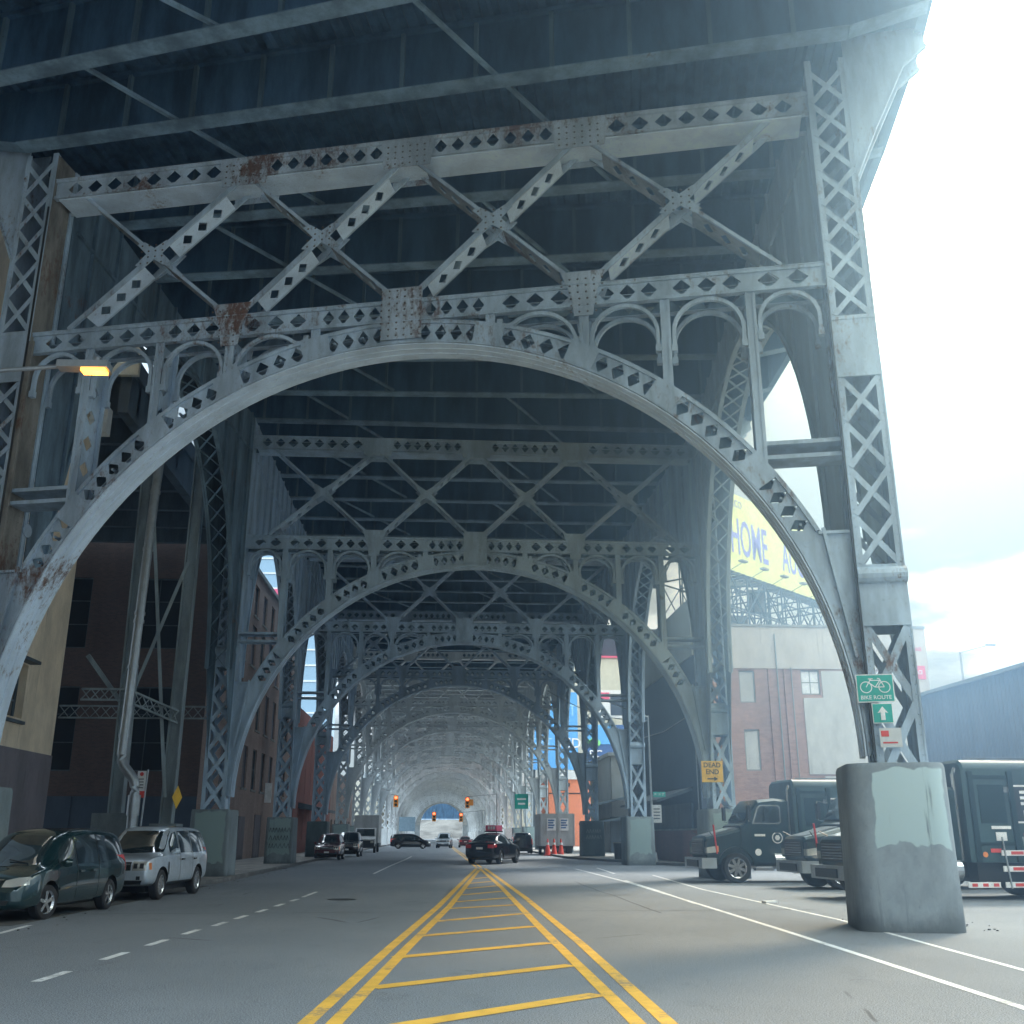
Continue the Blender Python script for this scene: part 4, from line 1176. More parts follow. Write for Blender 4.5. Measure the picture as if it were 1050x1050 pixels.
for x, y, z, lab in ((-11.3, 39.65, 3.3, 'yellow diamond marker on the column behind the drain pipe elbow'), (-10.2, 40.72, 3.0, 'yellow diamond marker on the slim column behind the silver SUV')):
    mb = new(M['yellow_sign']); mb.prism([(0, -.42), (.22, 0), (0, .42), (-.22, 0)], -.02, .0, 'y')
    o = mb.build('marker_sign'); o.location = (x + .28, y - .05, z); o.rotation_euler = (0, 0, R(50)); tag(o, lab, 'sign', 'yellow hazard markers on the side columns')

# ------------------------------------------------------------------ stone portal and what is beyond it
t = thing('stone_portal', 'pale stone arch portal closing the far end of the viaduct', 'portal', (.25, 396.5, 0))
mb = new(M['stone'])
def ringw(mb, r, zc, x0, x1, ztop, y0, y1, n=32):
    pts = [(r * math.cos(R(180 - 180 * k / n)), zc + r * math.sin(R(180 - 180 * k / n))) for k in range(n + 1)]
    for (xa, za), (xb, zb) in zip(pts, pts[1:]):
        mb.add([(xa, y0, za), (xb, y0, zb), (xb, y0, ztop), (xa, y0, ztop)], [(0, 1, 2, 3)])
        mb.add([(xa, y0, za), (xb, y0, zb), (xb, y1, zb), (xa, y1, za)], [(3, 2, 1, 0)])
    mb.b2(x0, -r, y0, y1, 0, ztop); mb.b2(r, x1, y0, y1, 0, ztop)
ringw(mb, 7.9, 5.0, -30, 30, 24, 0, 6); mb.build('wall', t)
mb = new(M['panel'])
for k in range(25):
    a_, b_ = R(180 * k / 25 + .6), R(180 * (k + 1) / 25 - .6)
    P = [(7.95 * math.cos(a_), 5 + 7.95 * math.sin(a_)), (7.95 * math.cos(b_), 5 + 7.95 * math.sin(b_)), (9.3 * math.cos(b_), 5 + 9.3 * math.sin(b_)), (9.3 * math.cos(a_), 5 + 9.3 * math.sin(a_))]
    mb.prism(P, -.25, -.01, 'y')
mb.build('voussoirs', t)
t = thing('far_bridge', 'dark blue girder bridge crossing behind the stone portal', 'bridge', (0, 450, 0))
mb = new(M['deck']); mb.b2(-60, 60, 0, 20, 8.0, 18); mb.build('girder', t)
mb = new(M['steel']); mb.b2(-60, 60, -.3, -.01, 7.7, 8.1); mb.build('flange', t)
mb = new(M['hill'])
g = 40; vs = []; fs = []
for j in range(9):
    for i in range(g + 1):
        x = -400 + 800 * i / g; y = 560 + j * 45
        vs.append((x, y, -1 + j * 7.0 + 5 * math.sin(x * .03 + j) * (j > 0) + random.uniform(-2, 2) * (j > 0)))
for j in range(8):
    for i in range(g): k = j * (g + 1) + i; fs.append((k, k + 1, k + g + 2, k + g + 1))
mb.add(vs, fs); struct('hill', mb)
# ------------------------------------------------------------------ vehicles
SUBCACHE = {}
def body_mesh(stations, mat, wheels, wr, W, lvl=2):
    rings = []
    for x, zb, zbelt, ztop, wl, wb, wt in stations:
        zm = zb + (zbelt - zb) * .5
        half = [(0, zb), (wl * .8, zb), (wl, zb + .08), (max(wl, wb) * 1.0, zm), (wb, zbelt), (wb * .985 + (wt - wb) * .08, zbelt + .04), (wt + (wb - wt) * .12, ztop - .10 if ztop - zbelt > .25 else ztop - .03), (wt * .86, ztop - .01), (wt * .45, ztop + .015), (0, ztop + .02)]
        ring = [(x, y, z) for y, z in half] + [(x, -y, z) for y, z in half[-2:0:-1]]
        rings.append(ring)
    n = len(rings[0]); vs = [v for r in rings for v in r]; fs = []
    for i in range(len(rings) - 1):
        for k in range(n): fs.append((i * n + k, i * n + (k + 1) % n, (i + 1) * n + (k + 1) % n, (i + 1) * n + k))
    def cap(b):
        h = n // 2
        q = []
        for k in range(0, h):
            a1, a2 = b + k, b + k + 1; c1, c2 = b + (n - k) % n, b + (n - k - 1) % n
            if k == 0: q.append((a1, a2, c2))
            elif k == h - 1: q.append((a1, a2, c1))
            else: q.append((a1, a2, c2, c1))
        return q
    fs += cap(0); fs += [f[::-1] for f in cap((len(rings) - 1) * n)]
    me = bpy.data.meshes.new('b'); me.from_pydata(vs, [], fs); me.materials.append(mat); me.materials.append(M['plastic'])
    bm = bmesh.new(); bm.from_mesh(me); bmesh.ops.recalc_face_normals(bm, faces=bm.faces); bm.to_mesh(me); bm.free()
    o = bpy.data.objects.new('b', me); col.objects.link(o)
    m = o.modifiers.new('s', 'SUBSURF'); m.levels = lvl; m.render_levels = lvl
    dg = bpy.context.evaluated_depsgraph_get(); dg.update()
    me2 = bpy.data.meshes.new_from_object(o.evaluated_get(dg))
    bvh = BVHTree.FromPolygons([v.co.copy() for v in me2.vertices], [tuple(p.vertices) for p in me2.polygons])
    o.data = me2; o.modifiers.clear()
    cut = MB(); cut.mats = [M['plastic']]
    for wx, side in wheels:
        cut.tube([(wx, side * (W / 2 - .32), wr + .02), (wx, side * (W / 2 + .2), wr + .02)], wr + .065, 28)
    cm = cut.mesh('c'); co = bpy.data.objects.new('c', cm); col.objects.link(co)
    bo = o.modifiers.new('b', 'BOOLEAN'); bo.operation = 'DIFFERENCE'; bo.object = co; bo.solver = 'EXACT'; bo.material_mode = 'TRANSFER'
    dg.update(); dg = bpy.context.evaluated_depsgraph_get()
    me3 = bpy.data.meshes.new_from_object(o.evaluated_get(dg))
    me3.polygons.foreach_set('use_smooth', [True] * len(me3.polygons)); me3.set_sharp_from_angle(angle=R(50))
    bpy.data.objects.remove(o); bpy.data.objects.remove(co)
    return me3, bvh

def patch(mb, bvh, top, bot, mode, off=.006, nu=4, nv=5, side=1):
    """ruled patch between two polylines projected on the body. mode 'side': pts (x,z); 'front'/'rear': (y,z)"""
    def res(pl, m):
        out = []
        for a, b_ in zip(pl, pl[1:]):
            for k in range(m): out.append((a[0] + (b_[0] - a[0]) * k / m, a[1] + (b_[1] - a[1]) * k / m))
        out.append(pl[-1]); return out
    T_, B_ = res(top, nu), res(bot, nu); n = len(T_); vs = []; ok = True
    for j in range(nv + 1):
        for i in range(n):
            a = T_[i][0] + (B_[i][0] - T_[i][0]) * j / nv; z = T_[i][1] + (B_[i][1] - T_[i][1]) * j / nv
            if mode == 'side': o_, d = Vector((a, side * 3, z)), Vector((0, -side, 0))
            elif mode == 'front': o_, d = Vector((6, a, z)), Vector((-1, 0, 0))
            elif mode == 'top': o_, d = Vector((a, z, 5)), Vector((0, 0, -1))
            else: o_, d = Vector((-6, a, z)), Vector((1, 0, 0))
            h = bvh.ray_cast(o_, d)
            if h[0] is None: vs.append(None); continue
            nn = h[1]
            if nn.dot(d) > 0: nn = -nn
            vs.append(h[0] + nn * off)
    idx = {}; out = []
    for i, v in enumerate(vs):
        if v is not None: idx[i] = len(out); out.append(v)
    fs = []
    for j in range(nv):
        for i in range(n - 1):
            q = (j * n + i, j * n + i + 1, (j + 1) * n + i + 1, (j + 1) * n + i)
            if all(k in idx for k in q): fs.append(tuple(idx[k] for k in q))
    mb.add(out, fs)

def wheel(parent, x, y, r, side, w=.22, spokes=5, rim=None, steer=0):
    e = new(M['black']); e.cur = 0
    prof = [(r * .68, -w / 2), (r * .92, -w / 2), (r, -w * .36), (r, w * .36), (r * .92, w / 2), (r * .68, w / 2)]
    n = 32; vs = []
    for k in range(n):
        a = 2 * math.pi * k / n
        for rr, yy in prof: vs.append((rr * math.cos(a), yy, rr * math.sin(a)))
    m = len(prof); fs = [(k * m + j, k * m + j + 1, ((k + 1) % n) * m + j + 1, ((k + 1) % n) * m + j) for k in range(n) for j in range(m - 1)]
    e.add(vs, fs)
    ty = e.build('tyre', None, smooth=True, ang=30)
    ro = bpy.data.objects.new('wheel', None)
    # the wheel itself: tyre mesh named wheel, rim as its child
    ty.name = 'wheel'; ty.parent = parent; ty.location = (x, y, r); ty.rotation_euler = (0, 0, steer)
    bpy.data.objects.remove(ro)
    g = new(M['plastic']); yo = side * (w / 2 - .05)
    g.tube([(0, yo - side * .10, 0), (0, yo - side * .04, 0)], r * .67, 24)
    rim = rim or M['chrome']; g.use(rim)
    for k in range(n):
        a0, a1 = 2 * math.pi * k / n, 2 * math.pi * (k + 1) / n
        P = [(r * .70 * math.cos(a0), yo + side * .035, r * .70 * math.sin(a0)), (r * .70 * math.cos(a1), yo + side * .035, r * .70 * math.sin(a1)),
             (r * .60 * math.cos(a1), yo - side * .0, r * .60 * math.sin(a1)), (r * .60 * math.cos(a0), yo - side * .0, r * .60 * math.sin(a0))]
        g.add(P, [(0, 1, 2, 3)])
    for k in range(spokes):
        a0 = 2 * math.pi * k / spokes + .3
        ca, sa = math.cos(a0), math.sin(a0)
        g.bar((.04 * ca, yo, .04 * sa), (r * .66 * ca, yo, r * .66 * sa), r * .20, .04, (0, 1, 0))
    g.tube([(0, yo - side * .03, 0), (0, yo + side * .03, 0)], r * .17, 12)
    g.build('rim', ty, smooth=True)
    return ty

VAN = dict(W=1.9, wr=.335, wheels=(-1.5, 1.53), st=[
    (-2.50, .42, .98, 1.12, .74, .76, .66), (-2.47, .34, 1.0, 1.40, .86, .86, .66), (-2.36, .28, 1.02, 1.66, .91, .90, .68), (-2.0, .24, 1.02, 1.74, .94, .925, .71),
    (-1.2, .22, 1.0, 1.785, .95, .94, .73), (-.2, .22, .98, 1.79, .95, .94, .735), (.45, .22, .97, 1.74, .95, .94, .71), (.85, .22, .965, 1.56, .95, .935, .68),
    (1.25, .22, .965, 1.30, .95, .925, .68), (1.62, .22, .95, 1.045, .95, .91, .74), (1.95, .22, .90, .965, .94, .88, .72), (2.25, .22, .80, .88, .90, .84, .66), (2.46, .22, .62, .74, .80, .76, .56), (2.54, .30, .48, .58, .66, .62, .45)])
SUVS = dict(W=1.98, wr=.38, wheels=(-1.42, 1.46), st=[
    (-2.42, .50, 1.05, 1.16, .80, .80, .66), (-2.40, .42, 1.08, 1.60, .88, .88, .68), (-2.30, .36, 1.10, 1.80, .93, .93, .70), (-1.9, .34, 1.11, 1.86, .97, .955, .73),
    (-1.0, .33, 1.11, 1.88, .98, .965, .75), (0, .33, 1.10, 1.88, .98, .965, .755), (.35, .33, 1.10, 1.84, .98, .96, .73), (.70, .33, 1.10, 1.58, .98, .955, .72),
    (1.02, .33, 1.10, 1.27, .98, .95, .76), (1.25, .33, 1.09, 1.15, .98, .945, .80), (1.8, .33, 1.06, 1.11, .97, .93, .80), (2.25, .36, 1.0, 1.05, .94, .91, .78), (2.38, .42, .90, .97, .90, .86, .72), (2.42, .50, .78, .88, .82, .78, .66)])
SEDAN = dict(W=1.82, wr=.33, wheels=(-1.38, 1.40), st=[
    (-2.36, .42, .80, .90, .70, .72, .60), (-2.32, .30, .88, 1.0, .80, .80, .64), (-2.1, .24, .93, 1.03, .87, .86, .66), (-1.75, .22, .94, 1.08, .90, .88, .64),
    (-1.3, .2, .94, 1.32, .91, .89, .60), (-.9, .2, .93, 1.43, .91, .89, .60), (-.3, .2, .92, 1.47, .91, .89, .62), (.2, .2, .91, 1.43, .91, .89, .61),
    (.65, .2, .90, 1.20, .91, .88, .61), (1.05, .2, .89, .98, .91, .87, .66), (1.6, .2, .84, .91, .90, .85, .64), (2.1, .22, .72, .80, .86, .80, .58), (2.34, .26, .55, .65, .76, .70, .5), (2.38, .34, .46, .54, .62, .58, .42)])

def car(kind, name, label, cat, loc, heading, mat, group=None, rim_sp=5, steer=0, scale=1, extra=None, low=False):
    root = thing(name, label, cat, loc, heading, group)
    root.scale = (scale, scale, scale)
    W, wr = kind['W'], kind['wr']; ws = [(x, s) for x in kind['wheels'] for s in (1, -1)]
    me, bvh = body_mesh(kind['st'], mat, ws, wr, W)
    link('body', me, root)
    for x, s in ws: wheel(root, x, s * (W / 2 - .14), wr, s, spokes=rim_sp, steer=steer if x > 0 else 0)
    und = new(M['plastic']); und.b2(-1.9, 1.9, -W / 2 + .3, W / 2 - .3, .2, .5); und.build('underbody', root)
    def P(nm, mat_, top, bot, mode, off=.006, side=None, nu=4, nv=5, label=None, mir=True):
        sides = (1, -1) if (mode == 'side' and side is None) else (side or 1,)
        for s in sides:
            mb = new(mat_); patch(mb, bvh, top, bot, mode, off, nu, nv, s)
            if mb.f: mb.build(nm, root, smooth=True, ang=60, label=label)
    if kind is VAN:
        P('windscreen', M['glass'], [(-.66, 1.60), (0, 1.64), (.66, 1.60)], [(-.80, 1.07), (0, 1.03), (.80, 1.07)], 'front')
        P('side_window', M['glass'], [(.98, 1.30), (.62, 1.52), (.40, 1.60)], [(1.12, 1.07), (.75, 1.05), (.40, 1.04)], 'side')
        P('side_window', M['glass'], [(.30, 1.62), (-.2, 1.655), (-.72, 1.66)], [(.30, 1.05), (-.2, 1.06), (-.72, 1.07)], 'side')
        P('side_window', M['glass'], [(-.80, 1.66), (-1.5, 1.63), (-2.12, 1.52)], [(-.80, 1.07), (-1.5, 1.09), (-2.28, 1.15)], 'side')
        P('rear_window', M['glass'], [(-.6, 1.55), (.6, 1.55)], [(-.7, 1.12), (.7, 1.12)], 'rear')
        P('door_seam', M['plastic'], [(.35, 1.62), (.35, .30)], [(.33, 1.62), (.33, .30)], 'side', nu=14, nv=1)
        P('door_seam', M['plastic'], [(-.76, 1.66), (-.76, .30)], [(-.78, 1.66), (-.78, .30)], 'side', nu=14, nv=1)
        P('door_seam', M['plastic'], [(1.22, .98), (1.22, .32)], [(1.205, .98), (1.205, .32)], 'side', nu=10, nv=1)
        P('side_moulding', mat, [(1.15, .60), (-1.1, .62)], [(1.15, .55), (-1.1, .57)], 'side', .022, nu=16, nv=1)
        for s in (1, -1):
            mb = new(M['lens']); patch(mb, bvh, [(s * .42, .78), (s * .62, .83), (s * .82, .84)], [(s * .40, .66), (s * .62, .66), (s * .84, .70)], 'front', .008); mb.build('headlight', root, smooth=True, ang=60)
            mb = new(M['red']); patch(mb, bvh, [(s * .78, 1.2), (s * .86, 1.2)], [(s * .78, .85), (s * .90, .85)], 'rear', .008); mb.build('tail_light', root)
        P('grille', M['plastic'], [(-.36, .78), (.36, .78)], [(-.32, .64), (.32, .64)], 'front')
        mb = new(M['chrome'])
        patch(mb, bvh, [(-.38, .80), (.38, .80)], [(-.38, .78), (.38, .78)], 'front', .012); patch(mb, bvh, [(-.34, .65), (.34, .65)], [(-.34, .635), (.34, .635)], 'front', .012)
        for k in range(3): patch(mb, bvh, [(-.33, .675 + .03 * k), (.33, .675 + .03 * k)], [(-.33, .667 + .03 * k), (.33, .667 + .03 * k)], 'front', .010)
        mb.build('grille_trim', root)
        P('air_intake', M['plastic'], [(-.6, .42), (.6, .42)], [(-.55, .33), (.55, .33)], 'front')
        P('roof_rail', M['plastic'], [(.3, .60), (-1.9, .60)], [(.3, .57), (-1.9, .57)], 'top', .03, nv=1)
        P('roof_rail', M['plastic'], [(.3, -.60), (-1.9, -.60)], [(.3, -.57), (-1.9, -.57)], 'top', .03, nv=1)
        mir = (1.0, .99, 1.07)
        hand = [(.18, .90), (-.45, .90)]
    elif kind is SUVS:
        P('windscreen', M['glass'], [(-.66, 1.74), (0, 1.76), (.66, 1.74)], [(-.80, 1.20), (0, 1.17), (.80, 1.20)], 'front')
        P('side_window', M['glass'], [(.66, 1.48), (.42, 1.68), (.20, 1.74)], [(.84, 1.20), (.5, 1.17), (.20, 1.17)], 'side')
        P('side_window', M['glass'], [(.10, 1.75), (-.4, 1.765), (-.82, 1.765)], [(.10, 1.17), (-.4, 1.17), (-.82, 1.17)], 'side')
        P('side_window', M['glass'], [(-.92, 1.765), (-1.5, 1.755), (-2.12, 1.72)], [(-.92, 1.17), (-1.5, 1.17), (-2.25, 1.18)], 'side')
        P('rear_window', M['glass'], [(-.6, 1.70), (.6, 1.70)], [(-.7, 1.22), (.7, 1.22)], 'rear')
        for x in (.15, -.87): P('door_seam', M['plastic'], [(x + .01, 1.75), (x + .01, .45)], [(x - .01, 1.75), (x - .01, .45)], 'side', nu=14, nv=1)
        P('side_vent', M['plastic'], [(1.02, .95), (1.10, .95)], [(1.02, .62), (1.10, .62)], 'side', .012)
        P('sill_trim', M['plastic'], [(1.0, .44), (-1.0, .44)], [(1.0, .36), (-1.0, .36)], 'side', .012, nu=12)
        for s in (1, -1):
            mb = new(M['lens']); patch(mb, bvh, [(s * .50, .98), (s * .84, .98)], [(s * .50, .76), (s * .86, .76)], 'front', .010); mb.build('headlight', root, smooth=True, ang=60)
            mb = new(M['plastic'])
            for yy in (.58, .74):
                mb2 = new(M['plastic']); patch(mb, bvh, [(s * (yy - .05), .93), (s * (yy + .05), .93)], [(s * (yy - .05), .81), (s * (yy + .05), .81)], 'front', .016)
            mb.build('lamp_reflector', root)
            mb = new(M['amber']); patch(mb, bvh, [(2.18, .95), (2.30, .95)], [(2.18, .78), (2.30, .78)], 'side', .008, side=s); mb.build('indicator', root)
            mb = new(M['red']); patch(mb, bvh, [(s * .80, 1.3), (s * .88, 1.3)], [(s * .80, .85), (s * .90, .85)], 'rear', .008); mb.build('tail_light', root)
            mb = new(M['plastic']); patch(mb, bvh, [(s * .62, .62), (s * .72, .62)], [(s * .62, .53), (s * .72, .53)], 'front', .008); mb.build('fog_light', root)
        P('grille', M['plastic'], [(-.46, .97), (.46, .97)], [(-.46, .76), (.46, .76)], 'front', .008)
        mb = new(M['chrome'])
        for k in range(3): patch(mb, bvh, [(-.44, .80 + .06 * k), (.44, .80 + .06 * k)], [(-.44, .785 + .06 * k), (.44, .785 + .06 * k)], 'front', .016)
        mb.build('grille_trim', root)
        P('air_intake', M['plastic'], [(-.78, .52), (.78, .52)], [(-.72, .42), (.72, .42)], 'front', .010)
        mir = (.72, 1.02, 1.20); hand = [(-.02, 1.0), (-1.02, 1.0)]
    else:
        P('windscreen', M['glass'], [(-.52, 1.36), (0, 1.38), (.52, 1.36)], [(-.66, .99), (0, .97), (.66, .99)], 'front')
        P('rear_window', M['glass'], [(-.50, 1.36), (0, 1.38), (.50, 1.36)], [(-.62, 1.09), (0, 1.09), (.62, 1.09)], 'rear')
        P('side_window', M['glass'], [(.62, 1.16), (.30, 1.33), (-.18, 1.38)], [(.80, .97), (.3, .965), (-.18, .965)], 'side')
        P('side_window', M['glass'], [(-.26, 1.38), (-.7, 1.37), (-1.18, 1.24)], [(-.26, .965), (-.7, .97), (-1.40, .99)], 'side')
        for x in (-.22, -1.15): P('door_seam', M['plastic'], [(x + .01, .96), (x + .01, .32)], [(x - .01, .96), (x - .01, .32)], 'side', nu=8, nv=1)
        for s in (1, -1):
            mb = new(M['lens']); patch(mb, bvh, [(s * .45, .68), (s * .74, .70)], [(s * .45, .58), (s * .74, .60)], 'front', .008); mb.build('headlight', root)
            mb = new(M['red']); patch(mb, bvh, [(s * .46, .92), (s * .76, .92)], [(s * .46, .76), (s * .78, .76)], 'rear', .01); patch(mb, bvh, [(-2.28, .92), (-2.05, .92)], [(-2.28, .78), (-2.05, .80)], 'side', .01, side=s)
            mb.build('tail_light', root)
        P('grille', M['plastic'], [(-.4, .62), (.4, .62)], [(-.4, .50), (.4, .50)], 'front')
        P('number_plate', M['white'], [(-.18, .80), (.18, .80)], [(-.18, .70), (.18, .70)], 'rear', .012)
        mir = (.62, .95, 1.0); hand = [(-.1, .80), (-1.05, .82)]
    for s in (1, -1):
        mb = new(mat); x, y, z = mir
        mb.tube([(x + .10, s * (y - .10), z), (x + .08, s * (y + .02), z + .02), (x + .03, s * (y + .11), z + .02)], [.03, .095, .07], 10); mb.build('wing_mirror', root, smooth=True)
        for hx, hz in hand:
            h = bvh.ray_cast(Vector((hx, s * 3, hz)), Vector((0, -s, 0)))
            if h[0]: mb = new(M['plastic'] if kind is SUVS else mat); mb.box(h[0] + Vector((0, s * .03, 0)), (.20, .03, .035)); mb.build('door_handle', root)
    if kind is not SEDAN:
        mb = new(M['white']); h = bvh.ray_cast(Vector((6, 0, .56)), Vector((-1, 0, 0)))
        if h[0] and kind is SUVS: mb.box(h[0] + Vector((.015, 0, 0)), (.02, .36, .12)); mb.build('number_plate', root)
        mb = new(M['plastic'])
        for s in (-1, 1):
            h0 = bvh.ray_cast(Vector((6, s * .55 - .1, 1.09 if kind is VAN else 1.22)), Vector((-1, 0, 0))); h1 = bvh.ray_cast(Vector((6, s * .12 - .1, 1.14 if kind is VAN else 1.26)), Vector((-1, 0, 0)))
            if h0[0] and h1[0]: mb.bar(h0[0] + Vector((.04, 0, .0)), h1[0] + Vector((.05, 0, .02)), .025, .02)
        if mb.f: mb.build('wiper', root)
    return root

car(VAN, 'minivan', 'dark green minivan parked at the left edge with its front wheel turned', 'car', (-8.75, 24.6, 0), R(-96), M['van_green'], steer=R(-12))
car(SUVS, 'parked_suv', 'silver boxy SUV parked behind the dark green minivan', 'car', (-8.25, 31.3, 0), R(-96), M['silver'], rim_sp=10)
G2 = 'cars farther down the road'
car(SUVS, 'parked_suv', 'dark red and black SUV parked at the left kerb, nearest of the kerb row ahead', 'car', (-7.75, 76.5, 0), R(-90), M['red_car'], G2, scale=.92)
car(SUVS, 'parked_suv', 'black SUV parked behind the dark red one, half hidden by it', 'car', (-7.3, 87, 0), R(-90), M['black_car'], G2)
car(VAN, 'suv', 'black people carrier crossing the road broadside in the distance', 'car', (-3.7, 134, 0), R(0), M['black_car'], G2)
car(SUVS, 'suv', 'silver SUV facing the camera behind the black car crossing the road', 'car', (.5, 143, 0), R(-95), M['silver'], G2)
taxi = car(SEDAN, 'taxi', 'black sedan with pink roof advertisement turning in the middle of the road', 'car', (3.25, 65.5, 0), R(68), M['black_car'], scale=1.12)
mb = new(M['pink']); mb.prism([(-.30, 1.52), (.30, 1.52), (.24, 1.86), (-.24, 1.86)], -.12, .12, 'x') if False else mb.b2(-.5, .45, -.32, .32, 1.56, 1.84)
mb.use(M['plastic']); mb.b2(-.55, .5, -.35, .35, 1.50, 1.56); mb.use(M['white'])
for k in range(3): mb.b2(-.515, -.502, -.22 + .15 * k, -.12 + .15 * k, 1.64, 1.78)
mb.build('roof_sign', taxi); taxi.scale = (1.1, 1.12, 1.2)
car(SUVS, 'suv', 'dark SUV with red lights just left of the grey trailer', 'car', (7.55, 101, 0), R(90), M['black_car'], G2)
car(SEDAN, 'sedan', 'red car beyond the black taxi', 'car', (3.4, 150, 0), R(90), M['red_car'], G2)
car(SEDAN, 'sedan', 'small red car deep in the tunnel of arches', 'car', (1.0, 190, 0), R(-90), M['red_car'], G2)

# white box truck
t = thing('box_truck', 'white box truck parked at the left kerb in the distance', 'truck', (-7.3, 106, 0), R(-90))
mb = new(M['trailer']); mb.b2(-5, -.1, -1.2, 1.2, .9, 3.5); mb.build('box', t)
mb = new(M['white_car']); mb.prism([(0, .6), (2.1, .6), (2.2, 1.25), (1.0, 1.5), (.5, 2.25), (0, 2.3)], -1.0, 1.0, 'y'); mb.build('cab', t)
mb = new(M['glass']); mb.solid((1.02, -.9, 1.55), (1.02, .9, 1.55), (.58, .85, 2.2), (.58, -.85, 2.2), (.9, 0, .4), .02); mb.build('windscreen', t)
mb = new(M['plastic']); mb.b2(2.15, 2.24, -.95, .95, .45, 1.15); mb.build('grille', t)
mb = new(M['lens']); mb.b2(2.245, 2.26, .6, .9, .9, 1.1); mb.b2(2.245, 2.26, -.9, -.6, .9, 1.1); mb.build('headlight', t)
for x in (-3.8, 1.3):
    for s in (1, -1): wheel(t, x, s * .95, .42, s)
# grey trailer with notices
t = thing('trailer', 'grey box trailer with two notices on its rear doors beside orange cones', 'trailer', (10.0, 91.5, 0))
mb = new(M['trailer']); mb.b2(-1.45, 1.45, 0, 6, .75, 3.4); mb.b2(-.02, .02, -.03, -.005, .8, 3.3)
for x in (-1.42, 1.42): mb.b2(x - .05, x + .05, -.04, -.005, .75, 3.4)
mb.build('box', t)
for x in (-.55, .55):
    mb = new(M['white']); mb.b2(x - .38, x + .38, -.06, -.035, 2.0, 3.0); o = mb.build('notice', t)
    mb = new(M['navy_bill'])
    for k in range(4): mb.b2(x - .28, x + .28 - .1 * (k % 2), -.07, -.062, 2.78 - .2 * k, 2.9 - .2 * k)
    mb.build('print', o)
mb = new(M['plastic']); mb.b2(-1.3, 1.3, -.1, 6, .55, .74); mb.b2(-1.2, -.8, -.05, .1, .1, .55); mb.b2(.8, 1.2, -.05, .1, .1, .55); mb.build('chassis', t)
for s in (1, -1): wheel(t, s * 1.2, 3.5, .45, s); 
for ch in t.children:
    if ch.name.startswith('wheel'): ch.rotation_euler = (0, 0, R(-90))

